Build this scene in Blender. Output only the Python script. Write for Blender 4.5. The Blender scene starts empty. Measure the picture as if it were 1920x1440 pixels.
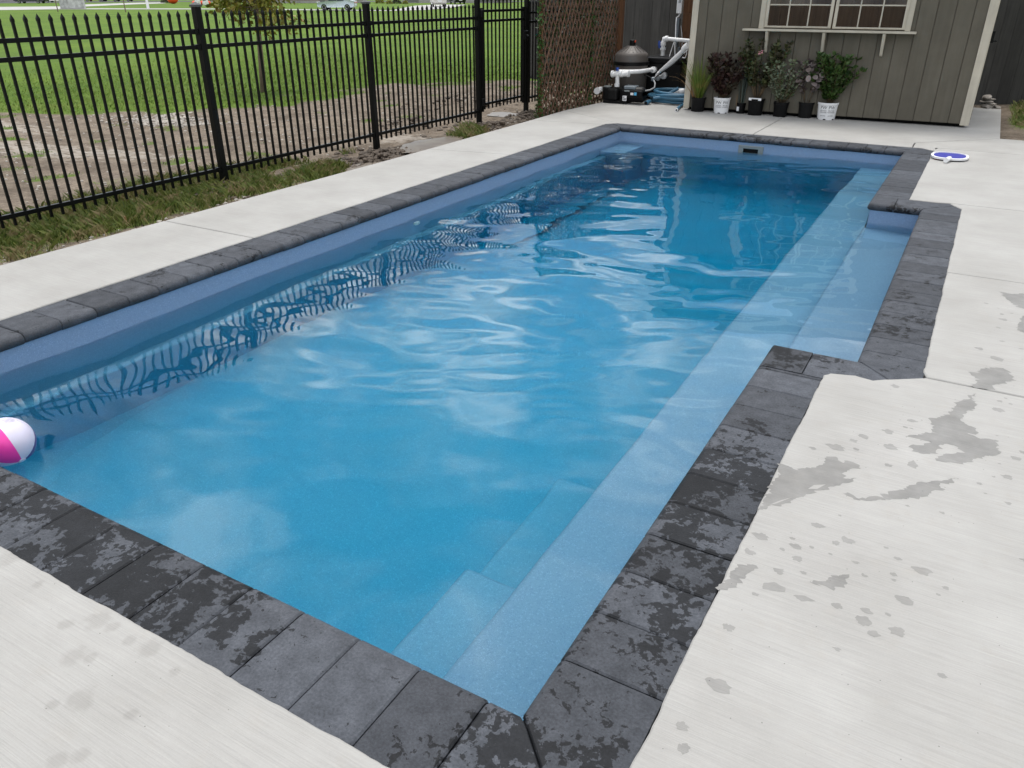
import bpy, bmesh, math, random
import numpy as np
from mathutils import Vector, Matrix, noise as mnoise
random.seed(7)
R = math.radians
sc = bpy.context.scene
COL = sc.collection

# ------------------------------------------------------------------ camera
CAM = Vector((0.6747, -1.2175, 1.65))
PITCH, YAW, FPX = R(26.928), R(30.013), 1447.0
cam = bpy.data.cameras.new('camera')
cam_o = bpy.data.objects.new('camera', cam)
COL.objects.link(cam_o)
cam_o.location = CAM
cam_o.rotation_euler = (R(90) - PITCH, 0, YAW)
cam.sensor_width = 36.0
cam.lens = 36.0 * FPX / 1920.0
cam.clip_start = 0.05
cam.clip_end = 3000
sc.camera = cam_o

# ------------------------------------------------------------------ world: daylight sky behind broken cloud
SUN_EL, SUN_ROT = R(76), R(325)
world = bpy.data.worlds.new('World')
sc.world = world
world.use_nodes = True
wn, wl_ = world.node_tree.nodes, world.node_tree.links
wn.clear()
w_out = wn.new('ShaderNodeOutputWorld')
w_bg = wn.new('ShaderNodeBackground')
w_bg.inputs[1].default_value = 0.12
sky = wn.new('ShaderNodeTexSky')
sky.sky_type = 'NISHITA'
sky.sun_disc = False
sky.sun_elevation = SUN_EL
sky.sun_rotation = SUN_ROT
sky.altitude = 100
sky.air_density = 1.0
sky.dust_density = 0.6
w_tc = wn.new('ShaderNodeTexCoord')
w_sep = wn.new('ShaderNodeSeparateXYZ')
wl_.new(w_tc.outputs['Generated'], w_sep.inputs[0])
def wmath(op, a, b=None):
    n = wn.new('ShaderNodeMath'); n.operation = op
    for i, x in enumerate((a, b)):
        if x is None: continue
        if hasattr(x, 'links'): wl_.new(x, n.inputs[i])
        else: n.inputs[i].default_value = x
    return n.outputs[0]
wz = wmath('ADD', wmath('MAXIMUM', w_sep.outputs[2], 0.0), 0.22)
w_cmb = wn.new('ShaderNodeCombineXYZ')
wl_.new(wmath('DIVIDE', w_sep.outputs[0], wz), w_cmb.inputs[0])
wl_.new(wmath('DIVIDE', w_sep.outputs[1], wz), w_cmb.inputs[1])
def wnoise(scale, detail, rough, off):
    m = wn.new('ShaderNodeMapping'); m.inputs['Location'].default_value = off
    wl_.new(w_cmb.outputs[0], m.inputs[0])
    n = wn.new('ShaderNodeTexNoise')
    n.inputs['Scale'].default_value = scale
    n.inputs['Detail'].default_value = detail
    n.inputs['Roughness'].default_value = rough
    wl_.new(m.outputs[0], n.inputs['Vector'])
    return n.outputs['Fac']
def wramp(fac, stops):
    r = wn.new('ShaderNodeValToRGB')
    el = r.color_ramp.elements
    while len(el) < len(stops): el.new(0.5)
    for e, (p, c) in zip(el, stops):
        e.position = p; e.color = (c[0], c[1], c[2], 1)
    wl_.new(fac, r.inputs[0])
    return r.outputs[0]
cover = wramp(wnoise(3.0, 7, 0.58, (3.1, 0.4, 0)), [(0.40, (0.1, 0.1, 0.1)), (0.54, (1, 1, 1))])
tone = wramp(wnoise(4.2, 6, 0.58, (4.3, 2.6, 0)), [(0.34, (0.20, 0.225, 0.27)), (0.50, (0.55, 0.57, 0.60)), (0.64, (1.45, 1.43, 1.40))])
w_cl = wn.new('ShaderNodeMix'); w_cl.data_type = 'RGBA'; w_cl.blend_type = 'MULTIPLY'
w_cl.inputs[0].default_value = 1.0
wl_.new(tone, w_cl.inputs[6]); w_cl.inputs[7].default_value = (15.4, 15.1, 14.5, 1)
# an overcast sky is brightest overhead and about a third as bright at the horizon
grad = wmath('ADD', wmath('MULTIPLY', wmath('MAXIMUM', w_sep.outputs[2], 0.0), 0.52), 0.48)
w_gr = wn.new('ShaderNodeMix'); w_gr.data_type = 'RGBA'; w_gr.blend_type = 'MULTIPLY'
w_gr.inputs[0].default_value = 1.0
wl_.new(w_cl.outputs[2], w_gr.inputs[6]); wl_.new(grad, w_gr.inputs[7])
w_mix = wn.new('ShaderNodeMix'); w_mix.data_type = 'RGBA'
wl_.new(cover, w_mix.inputs[0])
wl_.new(sky.outputs[0], w_mix.inputs[6])
wl_.new(w_gr.outputs[2], w_mix.inputs[7])
wl_.new(w_mix.outputs[2], w_bg.inputs[0])
wl_.new(w_bg.outputs[0], w_out.inputs[0])

sun = bpy.data.lights.new('sun', 'SUN')
sun.energy = 1.45
sun.angle = R(25)
sun.color = (1.0, 0.96, 0.9)
sun_o = bpy.data.objects.new('sun', sun)
COL.objects.link(sun_o)
sd = Vector((math.sin(SUN_ROT) * math.cos(SUN_EL), math.cos(SUN_ROT) * math.cos(SUN_EL), math.sin(SUN_EL)))
sun_o.rotation_euler = sd.to_track_quat('Z', 'Y').to_euler()
sun_o.location = (0, 0, 30)

vs = sc.view_settings
vs.view_transform = 'Standard'; vs.look = 'None'; vs.exposure = 0.68; vs.gamma = 1.0
vs.use_curve_mapping = False
sc.cycles.use_denoising = True
sc.cycles.max_bounces = 12
sc.cycles.diffuse_bounces = 4
sc.cycles.glossy_bounces = 4
sc.cycles.transmission_bounces = 8
sc.cycles.sample_clamp_indirect = 8
sc.cycles.caustics_reflective = False

# ------------------------------------------------------------------ helpers
def ray(px, py):
    d0, d1 = (px - 960) / FPX, -(py - 720) / FPX
    cp, sp = math.cos(PITCH), math.sin(PITCH)
    v = Vector((d0, d1 * sp + cp, d1 * cp - sp))
    c, s = math.cos(YAW), math.sin(YAW)
    return Vector((c * v.x - s * v.y, s * v.x + c * v.y, v.z))
def gnd(px, py, z=0.0):                     # photo position -> point of the level z
    r = ray(px, py); return CAM + r * ((z - CAM.z) / r.z)
def at(px, py, Y):                          # photo position -> point of the upright plane y = Y
    r = ray(px, py); return CAM + r * ((Y - CAM.y) / r.y)
def lerp(a, b, t): return a + (b - a) * t
def sstep(a, b, x):
    t = min(1, max(0, (x - a) / (b - a))); return t * t * (3 - 2 * t)
def interp(tab, x):
    if x <= tab[0][0]: return tab[0][1]
    for (x0, y0), (x1, y1) in zip(tab, tab[1:]):
        if x <= x1: return lerp(y0, y1, (x - x0) / (x1 - x0))
    return tab[-1][1]

WL = {}
def wloc(o): return WL.get(o.name, Vector((0, 0, 0))) if o else Vector((0, 0, 0))
def tag(o, label=None, cat=None, group=None, kind=None):
    if label: o['label'] = label
    if cat: o['category'] = cat
    if group: o['group'] = group
    if kind: o['kind'] = kind
    return o
def thing(name, loc, label=None, cat=None, group=None, kind=None):
    o = bpy.data.objects.new(name, None)
    COL.objects.link(o)
    o.empty_display_size = 0.1
    o.location = loc
    WL[o.name] = Vector(loc)
    return tag(o, label, cat, group, kind)
def link(name, me, parent=None, loc=(0, 0, 0), rot=None):
    o = bpy.data.objects.new(name, me)
    COL.objects.link(o)
    o.location = loc
    if rot: o.rotation_euler = rot
    WL[o.name] = wloc(parent) + Vector(loc)
    if parent: o.parent = parent
    return o

class MB:
    def __init__(s): s.v, s.f = [], []
    def add(s, vs, fs):
        n = len(s.v)
        s.v += [tuple(p) for p in vs]
        s.f += [tuple(i + n for i in f) for f in fs]
        return s
    def box(s, x0, x1, y0, y1, z0, z1, M=None):
        p = [Vector(q) for q in ((x0, y0, z0), (x1, y0, z0), (x1, y1, z0), (x0, y1, z0), (x0, y0, z1), (x1, y0, z1), (x1, y1, z1), (x0, y1, z1))]
        if M: p = [M @ q for q in p]
        return s.add(p, [(0, 3, 2, 1), (4, 5, 6, 7), (0, 1, 5, 4), (1, 2, 6, 5), (2, 3, 7, 6), (3, 0, 4, 7)])
    def bar(s, a, b, w, h, up=(0, 0, 1)):   # rectangular bar from a to b
        a, b = Vector(a), Vector(b); d = (b - a).normalized(); up = Vector(up)
        sd_ = d.cross(up)
        if sd_.length < 1e-4: sd_ = d.cross(Vector((0, 1, 0)))
        sd_.normalize(); u = sd_.cross(d).normalized()
        p = []
        for q in (a, b):
            for i, j in ((-1, -1), (1, -1), (1, 1), (-1, 1)): p.append(q + sd_ * (i * w / 2) + u * (j * h / 2))
        return s.add(p, [(0, 3, 2, 1), (4, 5, 6, 7), (0, 1, 5, 4), (1, 2, 6, 5), (2, 3, 7, 6), (3, 0, 4, 7)])
    def tube(s, path, r, n=10, cap=True):   # round tube along a path; r a number or one per point
        path = [Vector(p) for p in path]
        rs = r if isinstance(r, (list, tuple)) else [r] * len(path)
        base = len(s.v); prev = None
        for i, p in enumerate(path):
            d = (path[min(i + 1, len(path) - 1)] - path[max(i - 1, 0)]).normalized()
            if prev is None:
                q = d.cross(Vector((0, 0, 1)))
                if q.length < 1e-3: q = d.cross(Vector((1, 0, 0)))
            else:
                q = prev - d * prev.dot(d)
            q.normalize(); prev = q; b = d.cross(q)
            for k in range(n):
                a = 2 * math.pi * k / n
                s.v.append(tuple(p + (q * math.cos(a) + b * math.sin(a)) * rs[i]))
        m = len(path)
        for i in range(m - 1):
            for k in range(n):
                k2 = (k + 1) % n
                s.f.append((base + i * n + k, base + i * n + k2, base + (i + 1) * n + k2, base + (i + 1) * n + k))
        if cap:
            s.f.append(tuple(base + k for k in reversed(range(n))))
            s.f.append(tuple(base + (m - 1) * n + k for k in range(n)))
        return s
    def lathe(s, prof, c, n=24, axis=None, cap=True):  # profile of (radius, height) about a centre
        base = len(s.v); c = Vector(c)
        q = Vector(axis).to_track_quat('Z', 'Y').to_matrix() if axis is not None else Matrix.Identity(3)
        for r, h in prof:
            for k in range(n):
                a = 2 * math.pi * k / n
                s.v.append(tuple(c + q @ Vector((r * math.cos(a), r * math.sin(a), h))))
        for i in range(len(prof) - 1):
            for k in range(n):
                k2 = (k + 1) % n
                s.f.append((base + i * n + k, base + i * n + k2, base + (i + 1) * n + k2, base + (i + 1) * n + k))
        if cap:
            s.f.append(tuple(base + k for k in reversed(range(n))))
            s.f.append(tuple(base + (len(prof) - 1) * n + k for k in range(n)))
        return s
    def prism(s, pts, z0, z1):
        n = len(pts)
        vs_ = [(p[0], p[1], z0) for p in pts] + [(p[0], p[1], z1) for p in pts]
        fs = [tuple(reversed(range(n))), tuple(range(n, 2 * n))] + [(i, (i + 1) % n, n + (i + 1) % n, n + i) for i in range(n)]
        return s.add(vs_, fs)
    def mesh(s, name, mat, smooth=None, bevel=0, seg=1, off=Vector((0, 0, 0)), tri=False):
        me = bpy.data.meshes.new(name)
        me.from_pydata([(p[0] - off[0], p[1] - off[1], p[2] - off[2]) for p in s.v], [], s.f)
        if bevel or tri or smooth is None:
            bm = bmesh.new(); bm.from_mesh(me)
            bmesh.ops.recalc_face_normals(bm, faces=bm.faces)
            if bevel:
                ed = [e for e in bm.edges if len(e.link_faces) == 2 and e.calc_face_angle(0) > R(30)]
                bmesh.ops.bevel(bm, geom=ed, offset=bevel, segments=seg, affect='EDGES', profile=0.5, clamp_overlap=True)
            if tri: bmesh.ops.triangulate(bm, faces=[f for f in bm.faces if len(f.verts) > 4])
            bm.to_mesh(me); bm.free()
        if mat: me.materials.append(mat)
        if smooth:
            me.polygons.foreach_set('use_smooth', [True] * len(me.polygons))
            me.set_sharp_from_angle(angle=R(smooth))
        me.update()
        return me
    def build(s, name, mat, parent=None, smooth=None, bevel=0, seg=1, tri=False):
        off = wloc(parent)
        return link(name, s.mesh(name, mat, smooth, bevel, seg, off, tri), parent)

# ------------------------------------------------------------------ materials
class NT:
    def __init__(s, name):
        s.m = bpy.data.materials.new(name); s.m.use_nodes = True
        s.n, s.l = s.m.node_tree.nodes, s.m.node_tree.links
        s.b = s.n['Principled BSDF']
    def put(s, sock, v):
        if hasattr(v, 'links'): s.l.new(v, sock)
        elif isinstance(v, (tuple, list)) and len(v) == 3 and sock.type == 'RGBA': sock.default_value = (*v, 1)
        else: sock.default_value = v
    def set(s, **k):
        nm = dict(base='Base Color', rough='Roughness', metal='Metallic', spec='Specular IOR Level', normal='Normal', coat='Coat Weight', trans='Transmission Weight', emit='Emission Color', emits='Emission Strength', sss='Subsurface Weight')
        for a, v in k.items(): s.put(s.b.inputs[nm[a]], v)
        return s
    def pos(s): return s.n.new('ShaderNodeNewGeometry').outputs['Position']
    def obj(s): return s.n.new('ShaderNodeTexCoord').outputs['Object']
    def rnd(s): return s.n.new('ShaderNodeObjectInfo').outputs['Random']
    def attr(s, nm):
        a = s.n.new('ShaderNodeAttribute'); a.attribute_name = nm; return a.outputs['Fac']
    def vmap(s, v, scale=(1, 1, 1), loc=(0, 0, 0)):
        m = s.n.new('ShaderNodeMapping'); s.put(m.inputs[0], v)
        m.inputs['Scale'].default_value = scale; m.inputs['Location'].default_value = loc
        return m.outputs[0]
    def noise(s, v, scale, detail=4, rough=0.55, dist=0.0):
        t = s.n.new('ShaderNodeTexNoise'); s.put(t.inputs['Vector'], v)
        t.inputs['Scale'].default_value = scale; t.inputs['Detail'].default_value = detail
        t.inputs['Roughness'].default_value = rough; t.inputs['Distortion'].default_value = dist
        return t.outputs['Fac']
    def voro(s, v, scale, out='Distance'):
        t = s.n.new('ShaderNodeTexVoronoi'); s.put(t.inputs['Vector'], v)
        t.inputs['Scale'].default_value = scale
        return t.outputs[out]
    def math(s, op, a, b=None, clamp=False):
        t = s.n.new('ShaderNodeMath'); t.operation = op; t.use_clamp = clamp
        s.put(t.inputs[0], a)
        if b is not None: s.put(t.inputs[1], b)
        return t.outputs[0]
    def rng(s, v, a, b, c=0.0, d=1.0, smooth=False):
        t = s.n.new('ShaderNodeMapRange'); s.put(t.inputs[0], v)
        if smooth: t.interpolation_type = 'SMOOTHSTEP'
        for i, x in enumerate((a, b, c, d)): t.inputs[i + 1].default_value = x
        return t.outputs[0]
    def mix(s, f, a, b, mode='MIX'):
        t = s.n.new('ShaderNodeMix'); t.data_type = 'RGBA'; t.blend_type = mode
        s.put(t.inputs[0], f); s.put(t.inputs[6], a); s.put(t.inputs[7], b)
        return t.outputs[2]
    def hsv(s, c, h=0.5, sa=1.0, v=1.0):
        t = s.n.new('ShaderNodeHueSaturation')
        s.put(t.inputs['Hue'], h); s.put(t.inputs['Saturation'], sa); s.put(t.inputs['Value'], v); s.put(t.inputs['Color'], c)
        return t.outputs[0]
    def bump(s, h, strength=0.3, dist=0.01, nrm=None):
        t = s.n.new('ShaderNodeBump'); s.put(t.inputs['Height'], h)
        t.inputs['Strength'].default_value = strength; t.inputs['Distance'].default_value = dist
        if nrm is not None: s.l.new(nrm, t.inputs['Normal'])
        return t.outputs[0]
    def dist(s, v, p):
        t = s.n.new('ShaderNodeVectorMath'); t.operation = 'DISTANCE'; s.put(t.inputs[0], v); t.inputs[1].default_value = p
        return t.outputs['Value']

def plain(name, c, rough=0.5, var=0.12, scale=30, bump=0.0, metal=0.0, spec=0.5, objc=False, rv=0.0):
    t = NT(name)
    p = t.obj() if objc else t.pos()
    n = t.noise(p, scale, 5, 0.6)
    n2 = t.noise(p, scale * 0.13, 3, 0.5)
    val = t.math('ADD', t.rng(n, 0.2, 0.8, 1 - var, 1 + var), t.rng(n2, 0.2, 0.8, -var, var))
    if rv: val = t.math('MULTIPLY', val, t.rng(t.rnd(), 0, 1, 1 - rv, 1 + rv))
    t.set(base=t.hsv(c, v=val), rough=t.rng(n, 0.2, 0.8, max(0.02, rough - 0.08), min(1, rough + 0.08)), metal=metal, spec=spec)
    if bump: t.set(normal=t.bump(n, bump, 0.004))
    return t.m

def leafmat(name, c1, c2, c3=None, rough=0.5):
    t = NT(name)
    r = t.n.new('ShaderNodeNewGeometry').outputs['Random Per Island']
    col = t.mix(t.rng(r, 0.1, 0.9), c1, c2)
    if c3: col = t.mix(t.rng(t.noise(t.pos(), 7, 2), 0.5, 0.62), col, c3)
    t.set(base=col, rough=rough, spec=0.35)
    return t.m

DAMP = [(440, 740, .036), (490, 980, .036), (495, 1030, .03), (580, 520, .04), (905, 690, .034), (790, 1080, .018), (225, 310, .02), (480, 1330, .022), (390, 550, .024), (540, 745, .02), (315, 1030, .018), (60, 150, .04), (670, 560, .022), (340, 1370, .026), (1050, 830, .016), (780, 640, .02)]
def concrete(name, wet=0.0):
    t = NT(name); p = t.pos()
    broom = t.noise(t.vmap(p, (5.0, 230, 2)), 1.0, 3, 0.6)
    broom2 = t.noise(t.vmap(p, (2.5, 75, 2), (3, 1, 0)), 1.0, 3, 0.6)
    cloud = t.noise(p, 1.7, 5, 0.6); cloud2 = t.noise(p, 9, 5, 0.65)
    fine = t.noise(p, 160, 3, 0.6)
    col = t.mix(t.rng(cloud, 0.3, 0.7), (0.318, 0.310, 0.292), (0.39, 0.383, 0.366))
    col = t.mix(t.rng(cloud2, 0.55, 0.78, 0, 0.5), col, (0.34, 0.322, 0.292))
    lin = t.math('ADD', t.rng(broom, 0.25, 0.75, -0.10, 0.06), t.rng(broom2, 0.3, 0.7, -0.04, 0.03))
    lin = t.math('ADD', lin, t.rng(fine, 0.25, 0.75, -0.03, 0.03))
    speck = t.rng(t.voro(p, 23), 0.035, 0.05, 0.5, 1.0)
    col = t.hsv(col, v=t.math('MULTIPLY', t.math('ADD', lin, 1.0), speck))
    # drying footprints by the near coping
    dn = t.rng(t.noise(p, 26, 4, 0.6), 0.3, 0.7, -0.35, 0.35); damp = 0.0
    for x, y, r in DAMP:
        g_ = gnd(x / 3.2, 1000 + y / 3.2, 0.007)
        damp = t.math('MAXIMUM', damp, t.rng(t.math('ADD', t.math('MULTIPLY', t.dist(p, g_), 1.0 / r), dn), 1.15, 0.55, 0, 0.24))
    col = t.mix(damp, col, (0.17, 0.16, 0.145))
    rough = 0.85
    if wet:
        col = t.hsv(col, v=t.rng(t.noise(p, 11, 4, 0.6), 0.3, 0.7, 1 - 0.46 * wet, 1 - 0.30 * wet)); rough = lerp(0.85, 0.55, wet)
    h = t.math('ADD', t.math('MULTIPLY', broom, 0.7), t.math('MULTIPLY', broom2, 0.6))
    t.set(base=col, rough=rough, spec=0.35, normal=t.bump(h, 0.35, 0.004))
    return t.m

M = {}
M['concrete'] = concrete('broomed_concrete')
M['wet_concrete'] = concrete('wet_concrete', 1.0)
M['drop_concrete'] = concrete('drying_concrete', 0.72)
def coping_mat():
    t = NT('charcoal_paver'); p = t.pos()
    fine = t.noise(p, 120, 5, 0.7); mid = t.noise(p, 14, 5, 0.6); big = t.noise(p, 3, 4, 0.6)
    pit = t.rng(t.voro(p, 90), 0.05, 0.2, 0.72, 1.0)
    dry = t.mix(t.rng(mid, 0.3, 0.7), (0.042, 0.046, 0.054), (0.074, 0.080, 0.093))
    dry = t.hsv(dry, v=t.math('MULTIPLY', t.math('MULTIPLY', t.rng(fine, 0.25, 0.75, 0.6, 1.4), pit), t.rng(t.rnd(), 0, 1, 0.74, 1.24)))
    dry = t.mix(t.rng(t.noise(p, 31, 4, 0.7), 0.68, 0.80, 0, 0.5), dry, (0.14, 0.145, 0.155))
    # splashed water lies in patches where bathers climb out
    blot = t.math('ADD', t.math('MULTIPLY', t.noise(p, 6.5, 6, 0.62, 0.5), 0.56), t.math('MULTIPLY', t.noise(p, 34, 6, 0.65, 0.4), 0.44))
    mask = 0.0
    for c, r, a in [((-1.8, -0.15, 0), 1.1, 0.130), ((-1.0, -0.1, 0), 0.5, 0.075), ((0.02, -0.2, 0), 0.38, 0.12), ((0.15, 0.45, 0), 0.6, 0.085), ((0.17, 1.25, 0), 0.75, 0.135), ((0.12, 2.62, 0), 0.3, 0.12),
                    ((0.46, 3.4, 0), 1.1, 0.06), ((0.5, 4.9, 0), 0.8, 0.04), ((-1.9, 9.15, 0), 0.9, 0.10), ((-0.2, 9.2, 0), 0.9, 0.06), ((0.25, 6.2, -0.05), 0.25, 0.10), ((-3.75, 2.4, 0), 2.2, 0.045)]:
        mask = t.math('ADD', mask, t.rng(t.dist(p, c), r, r * 0.25, 0, a))
    wet = t.rng(t.math('ADD', blot, mask), 0.600, 0.612)
    wetc = t.hsv(dry, v=0.24, sa=1.0)
    col = t.mix(wet, dry, wetc)
    t.set(base=col, rough=t.rng(wet, 0, 1, 0.85, 0.6), spec=t.rng(wet, 0, 1, 0.35, 0.2), normal=t.bump(t.math('ADD', fine, t.math('MULTIPLY', mid, 0.5)), 0.45, 0.004))
    return t.m
M['coping'] = coping_mat()
def shell_mat():
    t = NT('speckled_gelcoat'); p = t.pos()
    sp = t.noise(p, 260, 3, 0.8)
    sp2 = t.voro(p, 210, 'Color')
    sepn = t.n.new('ShaderNodeSeparateColor'); t.l.new(sp2, sepn.inputs[0])
    col = t.mix(t.rng(sp, 0.35, 0.65), (0.192, 0.288, 0.432), (0.240, 0.346, 0.500))
    col = t.mix(t.rng(sepn.outputs[0], 0.86, 0.9, 0, 0.22), col, (0.42, 0.55, 0.80))
    col = t.mix(t.rng(sepn.outputs[1], 0.86, 0.9, 0, 0.2), col, (0.06, 0.13, 0.30))
    t.set(base=col, rough=0.6, spec=0.15)
    return t.m
M['shell'] = shell_mat()
def water_mat():
    m = bpy.data.materials.new('pool_water'); m.use_nodes = True
    n, l = m.node_tree.nodes, m.node_tree.links
    n.clear()
    out = n.new('ShaderNodeOutputMaterial')
    g = n.new('ShaderNodeBsdfGlass'); g.inputs['Roughness'].default_value = 0.0; g.inputs['IOR'].default_value = 1.333
    g.inputs['Color'].default_value = (0.98, 0.995, 1, 1)
    v = n.new('ShaderNodeVolumeAbsorption'); v.inputs['Color'].default_value = (0.05, 0.93, 0.978, 1); v.inputs['Density'].default_value = 0.95
    l.new(g.outputs[0], out.inputs['Surface']); l.new(v.outputs[0], out.inputs['Volume'])
    return m
M['water'] = water_mat()
M['black_metal'] = plain('black_powder_coat', (0.0035, 0.004, 0.004), 0.32, 0.2, 40, 0.05, spec=0.15)
M['black_cap'] = plain('weathered_post_cap', (0.05, 0.055, 0.055), 0.4, 0.2, 40)
M['black_plastic'] = plain('black_plastic', (0.006,0.006,0.0065), 0.38, 0.25, 60, 0.1, spec=0.15)
M['dull_black'] = plain('dull_black_plastic', (0.011,0.011,0.011), 0.55, 0.25, 30, 0.2, spec=0.15)
M['pvc'] = plain('white_pvc', (0.82, 0.82, 0.82), 0.3, 0.05, 15)
M['white_plastic'] = plain('white_plastic', (0.80, 0.80, 0.81), 0.35, 0.06, 20)
M['blue_plastic'] = plain('blue_plastic', (0.02, 0.07, 0.33), 0.4, 0.1, 20)
M['net_blue'] = plain('blue_net', (0.025, 0.03, 0.27), 0.7, 0.15, 300, 0.4)
M['tank'] = plain('grey_brown_tank', (0.105, 0.092, 0.083), 0.5, 0.08, 8, 0.03)
M['hose'] = plain('blue_vacuum_hose', (0.045, 0.145, 0.235), 0.42, 0.12, 40)
M['orange'] = plain('orange_plastic', (0.75, 0.08, 0.02), 0.5)
M['grey_cable'] = plain('grey_cable', (0.30, 0.31, 0.32), 0.5)
M['grey_box'] = plain('grey_enclosure', (0.16, 0.19, 0.215), 0.5, 0.06, 10)
M['skimmer'] = plain('grey_skimmer_plastic', (0.22, 0.245, 0.245), 0.5, 0.05, 20)
M['dark'] = plain('dark_interior', (0.006, 0.006, 0.006), 0.8, spec=0.15)
M['siding'] = None
def wood(name, c1, c2, axis='z', rough=0.75, knots=True, rv=0.15):
    t = NT(name); p = t.obj()
    sc_ = {'z': (26, 26, 1.3), 'x': (1.3, 26, 26), 'y': (26, 1.3, 26)}[axis]
    off = t.n.new('ShaderNodeVectorMath'); off.operation = 'ADD'
    t.l.new(p, off.inputs[0])
    rn = t.math('MULTIPLY', t.rnd(), 37.0); cb = t.n.new('ShaderNodeCombineXYZ')
    for i in range(3): t.l.new(rn, cb.inputs[i])
    t.l.new(cb.outputs[0], off.inputs[1])
    g = t.noise(t.vmap(off.outputs[0], sc_), 1.0, 5, 0.65, 0.6)
    g2 = t.noise(off.outputs[0], 2.2, 4, 0.6)
    col = t.mix(t.rng(g, 0.3, 0.7), c1, c2)
    val = t.math('MULTIPLY', t.rng(g2, 0.25, 0.75, 0.82, 1.18), t.rng(t.rnd(), 0, 1, 1 - rv, 1 + rv))
    if knots:
        kn = t.voro(t.vmap(off.outputs[0], {'z': (5, 5, 2.2), 'x': (2.2, 5, 5), 'y': (5, 2.2, 5)}[axis]), 1.0)
        val = t.math('MULTIPLY', val, t.rng(kn, 0.06, 0.13, 0.45, 1.0))
    t.set(base=t.hsv(col, v=val), rough=rough, spec=0.25, normal=t.bump(g, 0.3, 0.003))
    return t.m
M['siding'] = wood('painted_siding', (0.108, 0.097, 0.074), (0.124, 0.112, 0.088), 'z', 0.6, False, 0.04)
M['trim'] = wood('cream_trim', (0.46, 0.42, 0.34), (0.53, 0.49, 0.41), 'z', 0.55, False, 0.04)
M['trim_x'] = wood('cream_trim_flat', (0.46, 0.425, 0.345), (0.53, 0.495, 0.415), 'x', 0.55, False, 0.04)
M['fence_board'] = wood('stained_fence_board', (0.052, 0.050, 0.047), (0.082, 0.079, 0.074), 'z', 0.8, True, 0.16)
M['brown_post'] = wood('brown_treated_post', (0.085, 0.038, 0.018), (0.16, 0.078, 0.038), 'z', 0.75, True, 0.1)
M['lattice'] = wood('willow_lattice', (0.100, 0.052, 0.032), (0.175, 0.105, 0.072), 'z', 0.8, False, 0.25)
M['inner_wood'] = wood('raw_pine_inside', (0.17, 0.09, 0.05), (0.26, 0.15, 0.085), 'z', 0.8, True, 0.1)
M['shingle'] = plain('dark_shingle', (0.05, 0.048, 0.046), 0.9, 0.3, 40, 0.4)
M['stone'] = plain('flagstone', (0.24, 0.215, 0.19), 0.85, 0.2, 14, 0.5, objc=True, rv=0.2)
M['soil'] = plain('potting_soil', (0.03, 0.022, 0.016), 0.95, 0.4, 60, 0.8)
M['mud'] = plain('wet_mud_clod', (0.085, 0.064, 0.046), 0.75, 0.35, 30, 0.8)
M['gravel'] = plain('gravel', (0.36, 0.33, 0.29), 0.9, 0.3, 12, 0.4)
M['sidewalk'] = plain('sidewalk_concrete', (0.40, 0.39, 0.375), 0.9, 0.06, 1.0)
M['asphalt'] = plain('asphalt', (0.06, 0.06, 0.062), 0.9, 0.15, 3)
M['tyre'] = plain('tyre_rubber', (0.012, 0.012, 0.012), 0.8)
M['rim'] = plain('alloy', (0.5, 0.5, 0.52), 0.3, metal=0.9)
M['silver_paint'] = plain('silver_blue_paint', (0.50, 0.56, 0.60), 0.25, 0.03, 3, metal=0.3)
M['white_paint'] = plain('white_car_paint', (0.62, 0.60, 0.57), 0.25, 0.03, 3)
M['black_paint'] = plain('dark_car_paint', (0.012, 0.013, 0.016), 0.2, 0.1, 3)
M['red_paint'] = plain('red_car_paint', (0.30, 0.012, 0.015), 0.22, 0.05, 3)
M['car_glass'] = plain('car_glass', (0.03, 0.04, 0.045), 0.05, 0.05, 3)
M['taillight'] = plain('taillight', (0.45, 0.10, 0.07), 0.2)
def glass_mat():
    t = NT('window_glass'); t.set(base=(0.95, 0.93, 0.92), rough=0.02, trans=1.0); t.b.inputs['IOR'].default_value = 1.45
    return t.m
M['glass'] = glass_mat()
M['brick'] = plain('far_brick', (0.22, 0.15, 0.12), 0.9, 0.25, 6)
M['far_stone'] = plain('far_stone', (0.36, 0.34, 0.32), 0.9, 0.2, 3)
M['far_siding'] = plain('far_siding', (0.42, 0.41, 0.40), 0.8, 0.05, 1)
M['garage'] = plain('garage_door', (0.16, 0.155, 0.15), 0.6, 0.05, 1)
M['cabinet'] = plain('printed_cabinet', (0.42, 0.43, 0.41), 0.6, 0.5, 3.0)
M['bark'] = plain('bark', (0.17, 0.125, 0.095), 0.9, 0.35, 22, 0.8)

# ------------------------------------------------------------------ pool layout (origin: near right inner corner of the coping, top at z = 0)
XL, YF = -3.545, 9.07             # left and far inner edges of the coping
AX, AY0, AY1 = 0.42, 2.70, 6.20   # the alcove on the right
CW, CT = 0.305, 0.066             # coping width, thickness
WATER_Z = -0.185
DECK_Z = 0.007

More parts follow.
